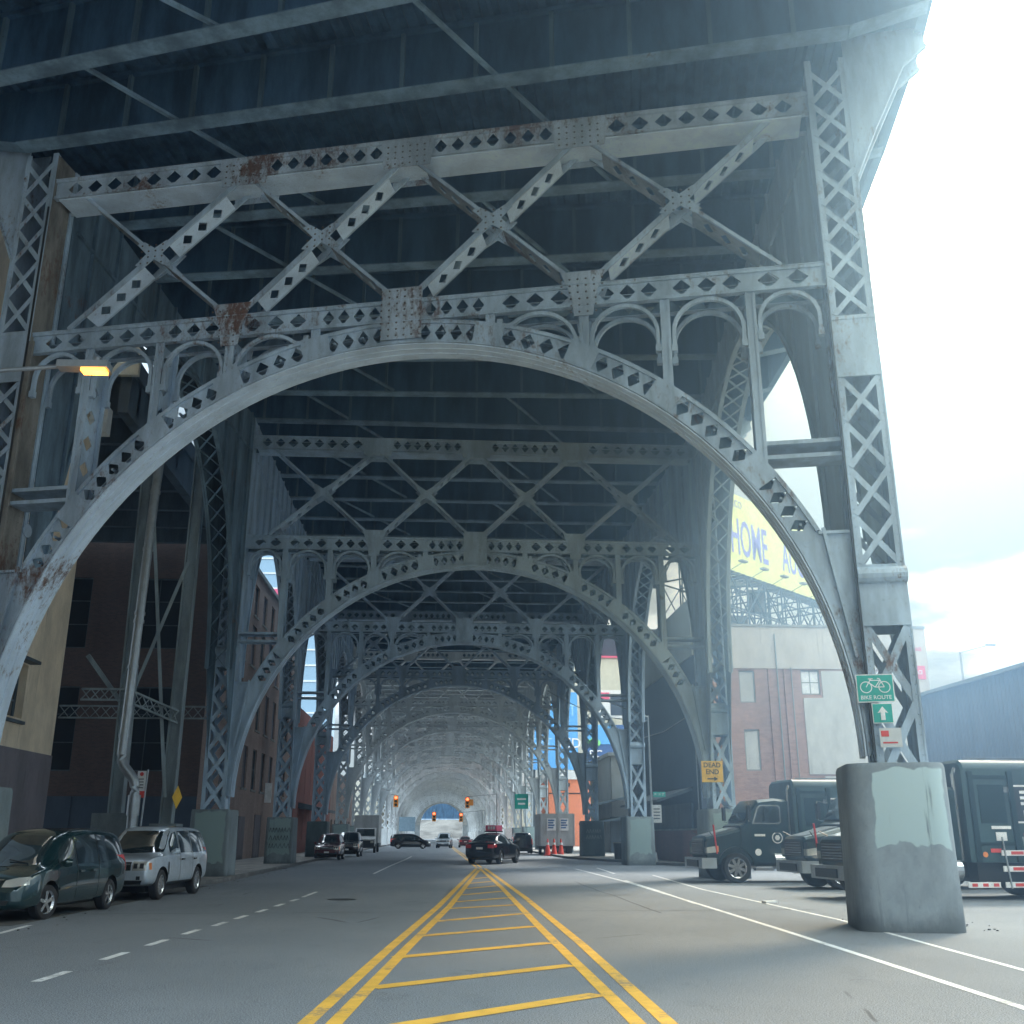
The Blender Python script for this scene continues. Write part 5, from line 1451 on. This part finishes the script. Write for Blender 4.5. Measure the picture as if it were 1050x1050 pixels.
# garbage trucks --------------------------------------------------------
def garbage_truck(label, loc, heading):
    t = thing('refuse_truck', label, 'truck', loc, heading, 'dark green refuse trucks parked in a row')
    # hood
    mb = new(M['truck'])
    def loft(mb, secs):
        """secs: list of (x, [(y,z)...])"""
        n = len(secs[0][1]); vs = [(x, y, z) for x, r_ in secs for y, z in r_]; fs = []
        for i in range(len(secs) - 1):
            for k in range(n): fs.append((i * n + k, i * n + (k + 1) % n, (i + 1) * n + (k + 1) % n, (i + 1) * n + k))
        fs.append(tuple(range(n))); fs.append(tuple((len(secs) - 1) * n + k for k in range(n))[::-1]); mb.add(vs, fs)
    def sec(w, z0, z1, c): return [(-w, z0), (w, z0), (w, z1 - c), (w - c * .8, z1 - c * .25), (w - c * 2.2, z1), (-w + c * 2.2, z1), (-w + c * .8, z1 - c * .25), (-w, z1 - c)]
    loft(mb, [(-.22, sec(.82, .95, 1.52, .10)), (-.30, sec(.90, .85, 1.60, .10)), (-1.0, sec(1.0, .85, 1.76, .12)), (-1.75, sec(1.03, .85, 1.95, .12))])
    hood = mb.build('hood', t, smooth=True, ang=30)
    mb = new(M['silver']); mb.add([(-.34, -.55, 1.625), (-.34, .55, 1.625), (-1.6, .66, 1.935), (-1.6, -.66, 1.935)], [(0, 1, 2, 3)]); mb.build('hood_sky_reflection', hood)  # pale sheet laid on the hood as a painted sky reflection
    mb = new(M['truck'])
    # cab
    loft(mb, [(-1.55, sec(1.05, .75, 1.98, .08)), (-1.76, sec(1.08, .70, 2.08, .08)), (-2.02, sec(1.08, .70, 2.62, .08)), (-2.25, sec(1.07, .70, 2.88, .10)), (-2.9, sec(1.07, .70, 2.95, .10)), (-3.35, sec(1.07, .70, 2.9, .10))])
    cab = mb.build('cab', t, smooth=True, ang=30)
    mb = new(M['glass']); mb.solid((-1.755, -.92, 2.13), (-1.755, .92, 2.13), (-2.19, .88, 2.76), (-2.19, -.88, 2.76), (.82, 0, .57), .03); mb.build('windscreen', cab)
    for s in (1, -1):
        mb = new(M['chrome']); P_ = [(-1.98, 2.04), (-2.18, 2.60), (-2.32, 2.70), (-3.02, 2.70), (-3.08, 2.62), (-3.08, 2.10), (-3.0, 2.02)]
        mb.prism(P_, s * 1.079, s * 1.092, 'y'); w_ = mb.build('window_frame', cab)
        mb = new(M['glass']); P2 = [(-2.06, 2.08), (-2.23, 2.56), (-2.35, 2.65), (-2.98, 2.65), (-3.03, 2.58), (-3.03, 2.14), (-2.97, 2.07)]
        mb.prism(P2, s * 1.093, s * 1.1, 'y'); mb.build('side_window', w_)
        mb = new(M['plastic'])
        for x0 in (-1.9, -3.15): mb.b2(x0, x0 + .02, s * 1.081, s * 1.088, .95, 2.0 if x0 > -2 else 2.75)
        mb.b2(-3.0, -2.82, s * 1.081, s * 1.12, 1.72, 1.76); mb.build('door_seam', cab)
        mb = new(M['white']); mb.tube([(-2.9, s * 1.08, 1.55), (-2.9, s * 1.10, 1.55)], .20, 20); o = mb.build('door_emblem', cab)
        mb = new(M['truck']); mb.tube([(-2.9, s * 1.10, 1.55), (-2.9, s * 1.106, 1.55)], .165, 20); mb.use(M['white']); mb.tube([(-2.9, s * 1.106, 1.55), (-2.9, s * 1.11, 1.55)], .10, 6); mb.build('emblem_core', o)
        mb = new(M['white']); mb.b2(-2.45, -2.05, s * 1.081, s * 1.09, 1.60, 1.68); mb.tube([(-2.15, s * 1.08, 1.05), (-2.15, s * 1.095, 1.05)], .12, 16); mb.build('door_sticker', cab)
        # fender
        mb = new(M['truck']); n = 12
        for k in range(n):
            a0, a1 = R(5 + 170 * k / n), R(5 + 170 * (k + 1) / n)
            for r0, r1, y0, y1 in ((.64, .70, .72, 1.16),):
                P = [(-1.32 + rr * math.cos(a), .55 + rr * math.sin(a)) for rr, a in ((r0, a0), (r1, a0), (r1, a1), (r0, a1))]
                mb.prism(P, s * y0, s * y1, 'y')
        mb.b2(-.68, -.24, s * .80, s * 1.10, .95, 1.42); mb.build('fender', t, smooth=True, ang=40)
        mb = new(M['lens']); mb.prism([(-.235, 1.02), (-.60, 1.05), (-.66, 1.28), (-.235, 1.22)], s * 1.101, s * 1.112, 'y'); mb.b2(-.238, -.222, s * .84, s * 1.08, 1.02, 1.22); mb.build('headlight', t)
        mb = new(M['amber']); mb.b2(-.66, -.60, s * 1.113, s * 1.12, 1.06, 1.26); mb.build('indicator', t)
        # mirrors
        mb = new(M['chrome']); mb.tube([(-1.95, s * 1.08, 2.1), (-1.75, s * 1.42, 2.12), (-1.75, s * 1.42, 2.75), (-2.0, s * 1.08, 2.7)], .02, 6)
        mb.use(M['plastic']); mb.box((-1.75, s * 1.42, 2.42), (.10, .22, .5)); mb.tube([(-.55, s * .9, 1.6), (-.35, s * 1.15, 1.75)], .015, 5); mb.build('wing_mirror', t)
        if s > 0: mb = new(M['red']); mb.bar((-.6, s * 1.10, 1.0), (-.50, s * 1.14, 2.0), .045, .045); mb.build('marker_pole', t)
        mb = new(M['chrome']); mb.b2(-2.7, -2.0, s * .85, s * 1.12, .42, .50); mb.b2(-2.7, -2.0, s * .8, s * 1.05, .75, .82); mb.tube([(-3.3, s * .95, .75), (-2.75, s * .95, .75)], .28, 16); mb.build('step', t)
        for x, r_ in ((-1.32, .52), (-6.1, .52), (-7.4, .52)):
            w = wheel(t, x, s * .98, r_, s, .30, 8, M['chrome'])
    mb = new(M['plastic']); mb.b2(-.218, -.20, -.70, .70, .98, 1.46); mb.use(M['chrome'])
    for k in range(6): mb.b2(-.2, -.19, -.66, .66, 1.02 + .075 * k, 1.045 + .075 * k)
    mb.build('grille', t)
    mb = new(M['grey_metal']); mb.prism([(-.02, -1.12), (-.02, 1.12), (-.55, 1.18), (-.55, 1.02), (-.2, .95), (-.2, -.95), (-.55, -1.02), (-.55, -1.18)], .50, .86, 'z')
    mb.use(M['plastic']); mb.b2(-.01, .03, -.7, .7, .55, .78); mb.build('bumper', t)
    # body
    mb = new(M['truck_body'])
    n = 8
    def bsec(x, k=1.0):
        w, z0, z1, c = 1.22, .95, 3.62, .28
        pts = [(-w, z0), (w, z0)] + [(w - c + c * math.sin(R(90 - 90 * j / n)), z1 - c + c * math.cos(R(90 - 90 * j / n))) for j in range(n + 1)] + [(-w + c - c * math.sin(R(90 * j / n)), z1 - c + c * math.cos(R(90 * j / n))) for j in range(n + 1)]
        return (x, [(y * k, z0 + (z - z0) * k) for y, z in pts])
    loft(mb, [bsec(-3.55, .97), bsec(-3.62), bsec(-6.7), bsec(-6.72, .985), bsec(-8.6, .985)])
    bd_ = mb.build('body', t, smooth=True, ang=30)
    mb = new(M['truck'])
    for x in (-3.75, -4.9, -6.7, -8.55):
        for s in (1, -1): mb.b2(x - .07, x + .07, s * 1.218, s * 1.29, .95, 3.3)
    for s in (1, -1):
        mb.b2(-8.55, -6.7, s * 1.2, s * 1.26, 2.95, 3.05); mb.b2(-8.55, -6.7, s * 1.2, s * 1.25, 1.35, 1.45)
        mb.b2(-8.2, -7.0, s * 1.2, s * 1.235, 1.6, 2.8); mb.b2(-4.7, -3.95, s * 1.2, s * 1.24, 1.95, 2.95); mb.b2(-4.83, -3.82, s * 1.2, s * 1.25, 3.1, 3.2); mb.b2(-4.83, -3.82, s * 1.2, s * 1.25, 1.38, 1.46)
    mb.build('rib', bd_)
    for s in (1, -1):
        mb = new(M['chrome']); mb.bar((-3.8, s * .95, 3.66), (-8.5, s * .95, 3.66), .04, .04); mb.b2(-4.9, -4.15, s * 1.221, s * 1.232, 2.75, 2.9); mb.build('rail', bd_)
        mb = new(M['white'])
        for z in (.62, 1.02, 1.42) if s > 0 else (): mb.b2(-6.3, -4.35, s * 1.30, s * 1.34, z - .3, z - .16)
        if s > 0: mb.b2(-4.2, -3.3, s * 1.30, s * 1.34, .32, .46)
        if mb.f:
            o = mb.build('step_ladder', t); mr = new(M['redsign'])
            for z in (.62, 1.02, 1.42):
                for k in range(3): mr.b2(-6.2 + .62 * k, -5.85 + .62 * k, s * 1.341, s * 1.347, z - .27, z - .19)
            for k in range(3): mr.b2(-4.15 + .30 * k, -4.0 + .30 * k, s * 1.341, s * 1.347, .35, .43)
            mr.use(M['grey_metal'])
            for x in (-4.5, -5.1): mr.bar((x, s * 1.36, .3), (x + .1, s * 1.36, 1.6), .04, .03)
            mr.build('reflector', o)
            mb = new(M['white']); mb.b2(-9.6, -8.75, 0, .01, 0, .01) if False else mb.b2(-6.35, -4.95, s * 1.221, s * 1.23, 1.95, 2.95); sg = mb.build('sign', bd_)
            mb = new(M['plastic']); mb.b2(-6.3, -5.0, s * 1.231, s * 1.237, 2.0, 2.9); mb.use(M['white'])
            for k, wd in enumerate((.9, .8, .7)): mb.b2(-5.15 - wd, -5.15, s * 1.238, s * 1.243, 2.72 - .15 * k, 2.80 - .15 * k)
            mb.b2(-5.35, -5.2, s * 1.238, s * 1.243, 2.08, 2.28); mb.build('sign_face', sg)
            mb = new(M['amber']); mb.tube([(-3.9, s * 1.295, 1.15), (-3.9, s * 1.32, 1.15)], .07, 12); mb.use(M['white']); mb.b2(-4.6, -4.3, s * 1.25, s * 1.27, 1.5, 1.72); mb.b2(-4.75, -4.2, s * 1.25, s * 1.27, 1.8, 1.88); mb.use(M['redsign']); mb.b2(-4.4, -4.1, s * 1.25, s * 1.26, 1.2, 1.3); mb.b2(-6.1, -5.1, s * 1.26, s * 1.27, 1.62, 1.70); mb.build('side_marker', bd_)
    mb = new(M['plastic']); mb.b2(-8.5, -.5, -.5, .5, .55, .94); mb.b2(-8.75, -8.4, -1.15, 1.15, .5, .9); mb.b2(-5.6, -3.8, -1.0, 1.0, .45, .94); mb.build('chassis', t)
    mb = new(M['chrome']); mb.tube([(-3.47, .9, 1.0), (-3.47, .9, 3.25), (-3.55, .9, 3.4)], .06, 10); mb.build('exhaust_stack', t)
    return t
garbage_truck('dark green refuse truck with white door emblem, farthest of the truck row', (9.3, 39.4, 0), R(183))
garbage_truck('dark green refuse truck with painted sky sheen on its hood, in the middle between two others', (11.25, 34.4, 0), R(183))
garbage_truck('nearest refuse truck, half hidden by the big rounded pedestal, with striped ladder and notice', (10.5, 28.9, 0), R(183))

# ------------------------------------------------------------------ cones, signs, lamps, signals
def cone(loc, label):
    t = thing('traffic_cone', label, 'cone', loc, 0, 'orange traffic cones by the trailer')
    mb = new(M['cone']); mb.tube([(0, 0, .03), (0, 0, .9)], [.17, .03], 14); mb.build('cone_body', t, smooth=True)
    mb = new(M['cone']); mb.b2(-.22, .22, -.22, .22, 0, .04); mb.build('base', t)
    mb = new(M['white']); mb.tube([(0, 0, .58), (0, 0, .70)], [.093, .072], 14, False); mb.build('band', t); return t
for i, (x, y, l) in enumerate(((8.9, 89.2, 'leftmost orange cone in front of the grey trailer'), (9.35, 88.4, 'orange cone in the middle of three before the trailer'), (9.85, 87.8, 'right one of three orange cones before the trailer'), (10.8, 84.6 - 3, 'lone orange cone against the dark graffiti covered pedestal'))):
    c = cone((x - .0, y, .0 if y < 60 else 0), l); c.scale = (1.5, 1.5, 1.5)

# bike route signs on the first right column
y0 = -.66
t = thing('bike_route_sign', 'green bike route sign with white bicycle on the right steel column', 'sign', (9.62, -.60, 4.5))
t.parent = None; fm = Matrix.Translation((F1[0], F1[1], 0)) @ Matrix.Rotation(A1, 4, 'Z')
def place_local(o, x, y, z): p = fm @ Vector((x, y, z)); o.location = p; o.rotation_euler = (0, 0, A1)
place_local(t, 9.86, -.60, 4.36)
mb = new(M['white']); mb.b2(-.35, .35, -.012, 0, -.27, .27); pl = mb.build('sign_edge', t)
mb = new(M['green_sign']); mb.b2(-.33, .33, -.018, -.0125, -.25, .25); mb.build('sign_face', t)
mb = new(M['white'])
for cx in (-.17, .17):
    for k in range(20):
        a0, a1 = 2 * math.pi * k / 20, 2 * math.pi * (k + 1) / 20
        mb.bar((cx + .105 * math.cos(a0), -.022, .02 + .105 * math.sin(a0)), (cx + .105 * math.cos(a1), -.022, .02 + .105 * math.sin(a1)), .018, .006, (0, 1, 0))
for a_, b_ in (((-.17, .02), (-.09, .15)), ((-.09, .15), (.10, .15)), ((-.11, .11), (.0, .02)), ((.0, .02), (.09, .14)), ((.17, .02), (.09, .18)), ((.17, .02), (0, .02)), ((.09, .18), (.05, .19)), ((-.09, .15), (-.07, .18)), ((-.12, .18), (-.03, .18))):
    mb.bar((a_[0], -.023, a_[1]), (b_[0], -.023, b_[1]), .017, .006, (0, 1, 0))
mb.build('bicycle_symbol', t)
text_obj('lettering', 'BIKE ROUTE', .105, M['white'], face_mtx((0, -.021, -.18)), t, sx=1.0, bold=.001)
t = thing('arrow_sign', 'small green sign with white up arrow under the bike route sign', 'sign')
place_local(t, 9.95, -.60, 3.88)
mb = new(M['white']); mb.b2(-.19, .19, -.012, 0, -.19, .19); mb.build('sign_edge', t)
mb = new(M['green_sign']); mb.b2(-.175, .175, -.018, -.0125, -.175, .175); mb.build('sign_face', t)
mb = new(M['white']); mb.prism([(-.04, -.13), (.04, -.13), (.04, .02), (.10, .0), (0, .13), (-.10, .0), (-.04, .02)], -.026, -.019, 'y'); mb.build('arrow', t)
t = thing('notice_sign', 'faded white notice with red print on the right steel column', 'sign')
place_local(t, 10.05, -.60, 3.42)
mb = new(M['light_metal']); mb.b2(-.2, .2, -.012, 0, -.18, .18); mb.build('sign_face', t)
mb = new(M['redsign']); mb.b2(-.17, -.03, -.016, -.0125, .02, .13); mb.b2(-.15, .12, -.016, -.0125, -.11, -.08); mb.build('print', t)

t = thing('dead_end_sign', 'yellow DEAD END sign with arrow on the second right column', 'sign', (10.95, 42.2, 4.1))
mb = new(M['yellow_sign']); mb.b2(-.44, .44, -.03, 0, -.42, .42); mb.build('sign_face', t)
mb = new(M['plastic']); mb.prism([(-.22, -.26), (.06, -.26), (.06, -.20), (.22, -.285), (.06, -.37), (.06, -.31), (-.22, -.31)], -.036, -.031, 'y'); mb.build('arrow', t)
text_obj('lettering', 'DEAD', .27, M['plastic'], face_mtx((0, -.034, .25)), t, bold=.004); text_obj('lettering', 'END', .27, M['plastic'], face_mtx((0, -.034, -.02)), t, bold=.004)

t = thing('no_parking_sign', 'white and red parking sign on a thin pole behind the silver SUV', 'sign', (-10.72, 38.9, 0))
mb = new(M['grey_metal']); mb.tube([(0, 0, 0), (.12, 0, 3.9)], .03, 6); mb.build('pole', t)
mb = new(M['white']); mb.b2(-.22, .08, -.05, -.03, 3.15, 3.85); mb.use(M['redsign']); mb.b2(-.22, .08, -.054, -.028, 2.92, 3.15); mb.build('sign_face', t)
mb = new(M['plastic'])
for k in range(4): mb.b2(-.17, .02, -.056, -.051, 3.25 + .1 * k, 3.28 + .1 * k)
mb.use(M['redsign']); mb.tube([(-.07, -.056, 3.74), (-.07, -.051, 3.74)], .07, 12); mb.build('print', t)

t = thing('lamp_post', 'grey street pole with green street name sign beside the third right pedestal', 'street lamp', (12.35, 62, .13))
mb = new(M['grey_metal']); mb.tube([(0, 0, .0), (0, 0, .55)], [.28, .2], 8); mb.tube([(0, 0, .5), (0, 0, 8.4)], [.09, .05], 10); mb.build('pole', t)
mb = new(M['grey_metal']); mb.tube([(0, 0, 8.3), (-1.6, 0, 8.9), (-3.6, 0, 9.7)], .045, 6); mb.box((-3.9, 0, 9.75), (.7, .22, .12)); mb.build('arm', t)
mb = new(M['green_sign']); mb.b2(.12, .85, -.03, 0, 3.65, 3.95); s_ = mb.build('name_sign', t)
text_obj('lettering', 'W 131 ST', .2, M['white'], face_mtx((.48, -.034, 3.8)), s_, sx=.75)
mb = new(M['light_metal']); mb.b2(-.02, .55, -.13, -.12, 2.2, 3.2); mb.use(M['plastic'])
for k in range(4): mb.b2(.08, .45, -.14, -.131, 2.4 + .18 * k, 2.46 + .18 * k)
mb.build('parking_sign', t)

t = thing('street_lamp', 'lit orange street lamp on a curved grey arm at the upper left', 'street lamp', (-9.9, 18.2, 0))
mb = new(M['grey_metal']); mb.tube([(0, 0, 0), (0, 0, 8.6), (.1, 0, 9.35), (.6, 0, 9.75), (1.5, 0, 10.0), (2.6, 0, 10.12)], [.12, .08, .06, .05, .045, .04], 10); mb.build('pole', t, smooth=True)
mb = new(M['grey_metal']); mb.prism([(2.5, -.13), (3.45, -.16), (3.45, .16), (2.5, .13)], 10.06, 10.2, 'z'); mb.tube([(3.2, 0, 10.2), (3.2, 0, 10.32)], .05, 8); h = mb.build('lamp_head', t)
mb = new(M['lamp_glow']); mb.b2(2.95, 3.4, -.11, .11, 10.0, 10.058); mb.build('lens', h)
t = thing('street_lamp', 'distant street lamp with short arm against the sky above the shed', 'street lamp', (36.3, 70, 0))
mb = new(M['grey_metal']); mb.tube([(0, 0, 0), (.2, 0, 14.0)], [.12, .07], 8); mb.tube([(.2, 0, 14), (2.2, 0, 14.5)], .05, 6); mb.build('pole', t)
mb = new(M['grey_metal']); mb.box((2.5, 0, 14.55), (.7, .25, .12)); mb.build('lamp_head', t)
t = thing('flood_light', 'white flood light box hanging below the left elevated road', 'light', (-12.6, 35.2, 16.6))
mb = new(M['white']); mb.b2(-1.4, -.3, -.2, .2, 0, .75); mb.use(M['light_metal']); mb.b2(-.25, .35, -.25, .25, -1.2, -.2)
for k in range(5): mb.b2(-.27, .37, -.28, -.25, -1.15 + .2 * k, -1.05 + .2 * k)
mb.build('housing', t)
mb = new(M['grey_metal']); mb.bar((0, 0, -.2), (0, 0, 1.6), .05, .05); mb.build('bracket', t)

def signal(x, y, z, label, arm):
    t = thing('traffic_light', label, 'traffic light', (x, y, z), 0, 'yellow traffic lights over the crossing'); t.scale = (.95, .8, .85)
    mb = new(M['signal']); mb.b2(-.38, .38, -.3, .3, -1.0, 1.0); mb.b2(.38, 1.0, -.25, .3, -.5, .6) if arm > 0 else None; mb.build('housing', t)
    for k, m_ in enumerate((M['sig_glow'], M['plastic'], M['plastic'])):
        mb = new(m_); mb.tube([(0, -.34, .62 - .62 * k), (0, -.29, .62 - .62 * k)], .24, 12); mb.build('lens', t)
    mb = new(M['grey_metal']); sx = -1 if x < 0 else 1
    mb.tube([(0, .4, 1.15), (sx * 5, .4, 1.6)] if abs(x) > 2 else [(0, .4, .9), (0, .4, 1.5)], .08, 6)
    if abs(x) > 2: mb.tube([(sx * 5, .4, 1.7), (sx * 5, .4, -z)], .12, 8)
    mb.build('mast_arm', t)
signal(-7.0, 165, 6.6, 'yellow traffic light on a mast arm left of the stone portal', 0)
signal(4.2, 172, 6.6, 'yellow traffic light right of the stone portal, the upper one', 1)
signal(-1.3, 200, 4.9, 'small traffic light low inside the far portal opening', 0)
signal(4.0, 215, 5.0, 'traffic light under the larger right one', 0)
t = thing('route_sign', 'green highway guide sign hung among the right columns', 'sign', (8.9, 118, 5.2))
mb = new(M['green_sign']); mb.b2(-.75, .75, -.05, 0, -.8, .8); mb.use(M['white']); mb.b2(-.5, .5, -.06, -.051, .15, .35); mb.b2(-.4, .4, -.06, -.051, -.35, -.15); mb.build('sign_face', t)
mb = new(M['grey_metal']); mb.bar((0, .1, -5.2), (0, .1, .6), .1, .1); mb.build('pole', t)
t = thing('guide_sign', 'blue grey guide sign low left of the far portal', 'sign', (-5.4, 172, 3.2))
mb = new(M['tower']); mb.b2(-1.3, 1.3, -.05, 0, -1.0, 1.2); mb.build('sign_face', t)
mb = new(M['grey_metal']); mb.bar((0, .1, -3.2), (0, .1, 1), .12, .12); mb.build('pole', t)
t = thing('litter_bin', 'black litter bin beside the third right pedestal', 'bin', (10.1 + 1.9 - .3, 70.2, .13))
mb = new(M['plastic']); mb.tube([(0, 0, 0), (0, 0, 1.0)], [.3, .36], 14); mb.build('basket', t, smooth=True)
mb = new(M['kerb']); mb.tube([(0, 0, 1.0), (0, 0, 1.06)], .38, 14); mb.build('rim', t)
# graffiti writing on the pedestal of the third frame
for fr, s in ((frames[2], -1), (frames[3], 1)):
    mb = new(M['plastic'] if s < 0 else M['grey_metal']); random.seed(5 + s)
    for j in range(3 if s < 0 else 2):
        x = -.55
        while x < .5:
            w = random.uniform(.1, .2); z = 1.9 - .42 * j
            mb.bar((s * 10.2 + x, -1.02, z - .12), (s * 10.2 + x + w * .6, -1.02, z + .14), .02, .01, (0, 1, 0)); mb.bar((s * 10.2 + x + w * .6, -1.02, z + .14), (s * 10.2 + x + w, -1.02, z - .1), .02, .01, (0, 1, 0))
            x += w + .04
    mb.build('graffiti', fr)
mb = new(M['plastic'])
for pts in ([(-9.72, -.6, 2.8), (-9.72, -.6, 9), (-9.75, -.58, 17.5)], [(9.73, -.56, 3.0), (9.73, -.56, 8.0), (9.74, -.56, 13)]):
    mb.tube(pts, .028, 6)
mb.build('conduit', f1)
rs = random.Random(11)
mb = new(M['kerb']); mb.use(M['kerb'])
for k in range(170):
    if k % 3 == 0: x, y = -7.6 + rs.uniform(-.5, .35), rs.uniform(18, 60)
    elif k % 3 == 1: x, y = 9.4 + rs.uniform(-1.3, 1.2), rs.uniform(19.2, 23)
    else: x, y = -8.2 + rs.uniform(-.6, .5), rs.uniform(20, 60)
    r = rs.uniform(.008, .022); mb.use(M['kerb'] if rs.random() < .7 else M['tar'])
    mb.box((x, y, r * .5), (r * 2, r * 1.4, r), rs.uniform(0, 3))
o = mb.build('grit'); o['kind'] = 'stuff'; o['label'] = 'loose grit and crumbs of stone along the kerb and pedestal foot'; o['category'] = 'grit'
# overhead cable between the columns
t = thing('overhead_cable', 'thin cable sagging between the right steel columns', 'cable')
mb = new(M['grey_metal']); pts = [(6.5 + 5.8 * k / 12, 64 - 2 * k / 12, 10.2 - 2.0 * k / 12 - .5 * math.sin(math.pi * k / 12)) for k in range(13)]
mb.tube(pts, .025, 5); mb.build('wire', t)

# ------------------------------------------------------------------ world, sun, veiling glare, camera
SUN_AZ, SUN_EL = R(40), R(47)
w = bpy.data.worlds.new('World'); sc.world = w; w.use_nodes = True; nt = w.node_tree; nt.nodes.clear()
out = nt.nodes.new('ShaderNodeOutputWorld'); sky = nt.nodes.new('ShaderNodeTexSky'); sky.sky_type = 'NISHITA'
sky.sun_disc = False; sky.sun_elevation = SUN_EL; sky.sun_rotation = SUN_AZ
bg1 = nt.nodes.new('ShaderNodeBackground'); bg1.inputs[1].default_value = .10; nt.links.new(sky.outputs[0], bg1.inputs[0])
tc = nt.nodes.new('ShaderNodeTexCoord'); mp = nt.nodes.new('ShaderNodeMapping'); mp.inputs['Scale'].default_value = (1, 1, 2.6); mp.inputs['Location'].default_value = (1.35, .6, .22)
nt.links.new(tc.outputs['Generated'], mp.inputs[0])
n1 = nt.nodes.new('ShaderNodeTexNoise'); n1.inputs['Scale'].default_value = 3.4; n1.inputs['Detail'].default_value = 9; n1.inputs['Roughness'].default_value = .55; nt.links.new(mp.outputs[0], n1.inputs['Vector'])
cl = nt.nodes.new('ShaderNodeMapRange'); cl.inputs[1].default_value = .50; cl.inputs[2].default_value = .63; cl.interpolation_type = 'SMOOTHSTEP'; nt.links.new(n1.outputs['Fac'], cl.inputs[0])
# glow of cloud towards the sun
vd = nt.nodes.new('ShaderNodeVectorMath'); vd.operation = 'DOT_PRODUCT'
vd.inputs[1].default_value = (math.sin(SUN_AZ) * math.cos(SUN_EL), math.cos(SUN_AZ) * math.cos(SUN_EL), math.sin(SUN_EL)); nt.links.new(tc.outputs['Generated'], vd.inputs[0])
gl = nt.nodes.new('ShaderNodeMapRange'); gl.inputs[1].default_value = .80; gl.inputs[2].default_value = 1.0; gl.inputs[3].default_value = 0; gl.inputs[4].default_value = 1.0; nt.links.new(vd.outputs['Value'], gl.inputs[0])
gp = nt.nodes.new('ShaderNodeMath'); gp.operation = 'POWER'; gp.inputs[1].default_value = 1.5; nt.links.new(gl.outputs[0], gp.inputs[0])
cc = mixc(nt, cl.outputs[0], (.29, .375, .45), (.86, 1.0, 1.16))
sz = nt.nodes.new('ShaderNodeSeparateXYZ'); nt.links.new(tc.outputs['Generated'], sz.inputs[0])
ez = nt.nodes.new('ShaderNodeMapRange'); ez.interpolation_type = 'SMOOTHSTEP'; ez.inputs[1].default_value = .34; ez.inputs[2].default_value = .66; ez.inputs[3].default_value = 1.75; ez.inputs[4].default_value = 12.0; nt.links.new(sz.outputs[2], ez.inputs[0])
stv = nt.nodes.new('ShaderNodeMath'); stv.operation = 'MULTIPLY_ADD'; stv.inputs[1].default_value = 3.0; nt.links.new(gp.outputs[0], stv.inputs[0]); nt.links.new(ez.outputs[0], stv.inputs[2])
bg2 = nt.nodes.new('ShaderNodeBackground'); nt.links.new(cc, bg2.inputs[0]); nt.links.new(stv.outputs[0], bg2.inputs[1])
mx = nt.nodes.new('ShaderNodeMixShader'); mx.inputs[0].default_value = .88
nt.links.new(bg1.outputs[0], mx.inputs[1]); nt.links.new(bg2.outputs[0], mx.inputs[2]); nt.links.new(mx.outputs[0], out.inputs[0])

sl = bpy.data.lights.new('sun', 'SUN'); sl.energy = 4.2; sl.angle = R(11); sl.color = (1.0, .985, .96)
so = bpy.data.objects.new('sun', sl); col.objects.link(so)
sd = Vector((math.sin(SUN_AZ) * math.cos(SUN_EL), math.cos(SUN_AZ) * math.cos(SUN_EL), math.sin(SUN_EL)))
so.rotation_euler = sd.to_track_quat('Z', 'Y').to_euler(); so.location = sd * 200

mh = bpy.data.materials.new('glare_haze'); mh.use_nodes = True; nt = mh.node_tree; nt.nodes.clear()
o_ = nt.nodes.new('ShaderNodeOutputMaterial'); vs_ = nt.nodes.new('ShaderNodeVolumeScatter')
vs_.inputs['Color'].default_value = (.30, .55, 1.0, 1); vs_.inputs['Anisotropy'].default_value = .66
g = nt.nodes.new('ShaderNodeNewGeometry'); sp = nt.nodes.new('ShaderNodeSeparateXYZ'); nt.links.new(g.outputs['Position'], sp.inputs[0])
fx = ramp(nt, sp.outputs[0], -7.0, 11.0); fz = ramp(nt, sp.outputs[2], -6.0, 17.0)
m1 = nt.nodes.new('ShaderNodeMath'); m1.operation = 'MULTIPLY'; nt.links.new(fx, m1.inputs[0]); nt.links.new(fz, m1.inputs[1])
m2 = nt.nodes.new('ShaderNodeMath'); m2.operation = 'MULTIPLY_ADD'; m2.inputs[1].default_value = .032; m2.inputs[2].default_value = .0008; nt.links.new(m1.outputs[0], m2.inputs[0])
nt.links.new(m2.outputs[0], vs_.inputs['Density']); nt.links.new(vs_.outputs[0], o_.inputs['Volume'])
mb = new(mh); mb.b2(-30, 22, -5, 44, .02, 34); o = mb.build('glare_haze'); o['kind'] = 'structure'  # scatter volume added for the blue veiling glare at upper right

pl_ = bpy.data.lights.new('lamp_light', 'POINT'); pl_.energy = 14; pl_.color = (1.0, .5, .15); pl_.shadow_soft_size = .15
plo = bpy.data.objects.new('lamp_light', pl_); col.objects.link(plo); plo.location = (-6.7, 18.2, 9.8)
cam = bpy.data.cameras.new('camera'); cam.lens = 36; cam.sensor_width = 36; cam.clip_end = 5000; cam.clip_start = .05
co = bpy.data.objects.new('camera', cam); col.objects.link(co); co.location = (0, 0, 1.65); co.rotation_euler = (R(107.5), 0, R(-3.8)); sc.camera = co
sc.view_settings.view_transform = 'Standard'; sc.view_settings.look = 'None'; sc.view_settings.exposure = 0
try:
    sc.cycles.use_denoising = True; sc.cycles.max_bounces = 8; sc.cycles.diffuse_bounces = 5; sc.cycles.volume_bounces = 0; sc.cycles.volume_max_steps = 48; sc.cycles.volume_step_rate = 2.0; sc.cycles.sample_clamp_indirect = 6
except Exception: pass
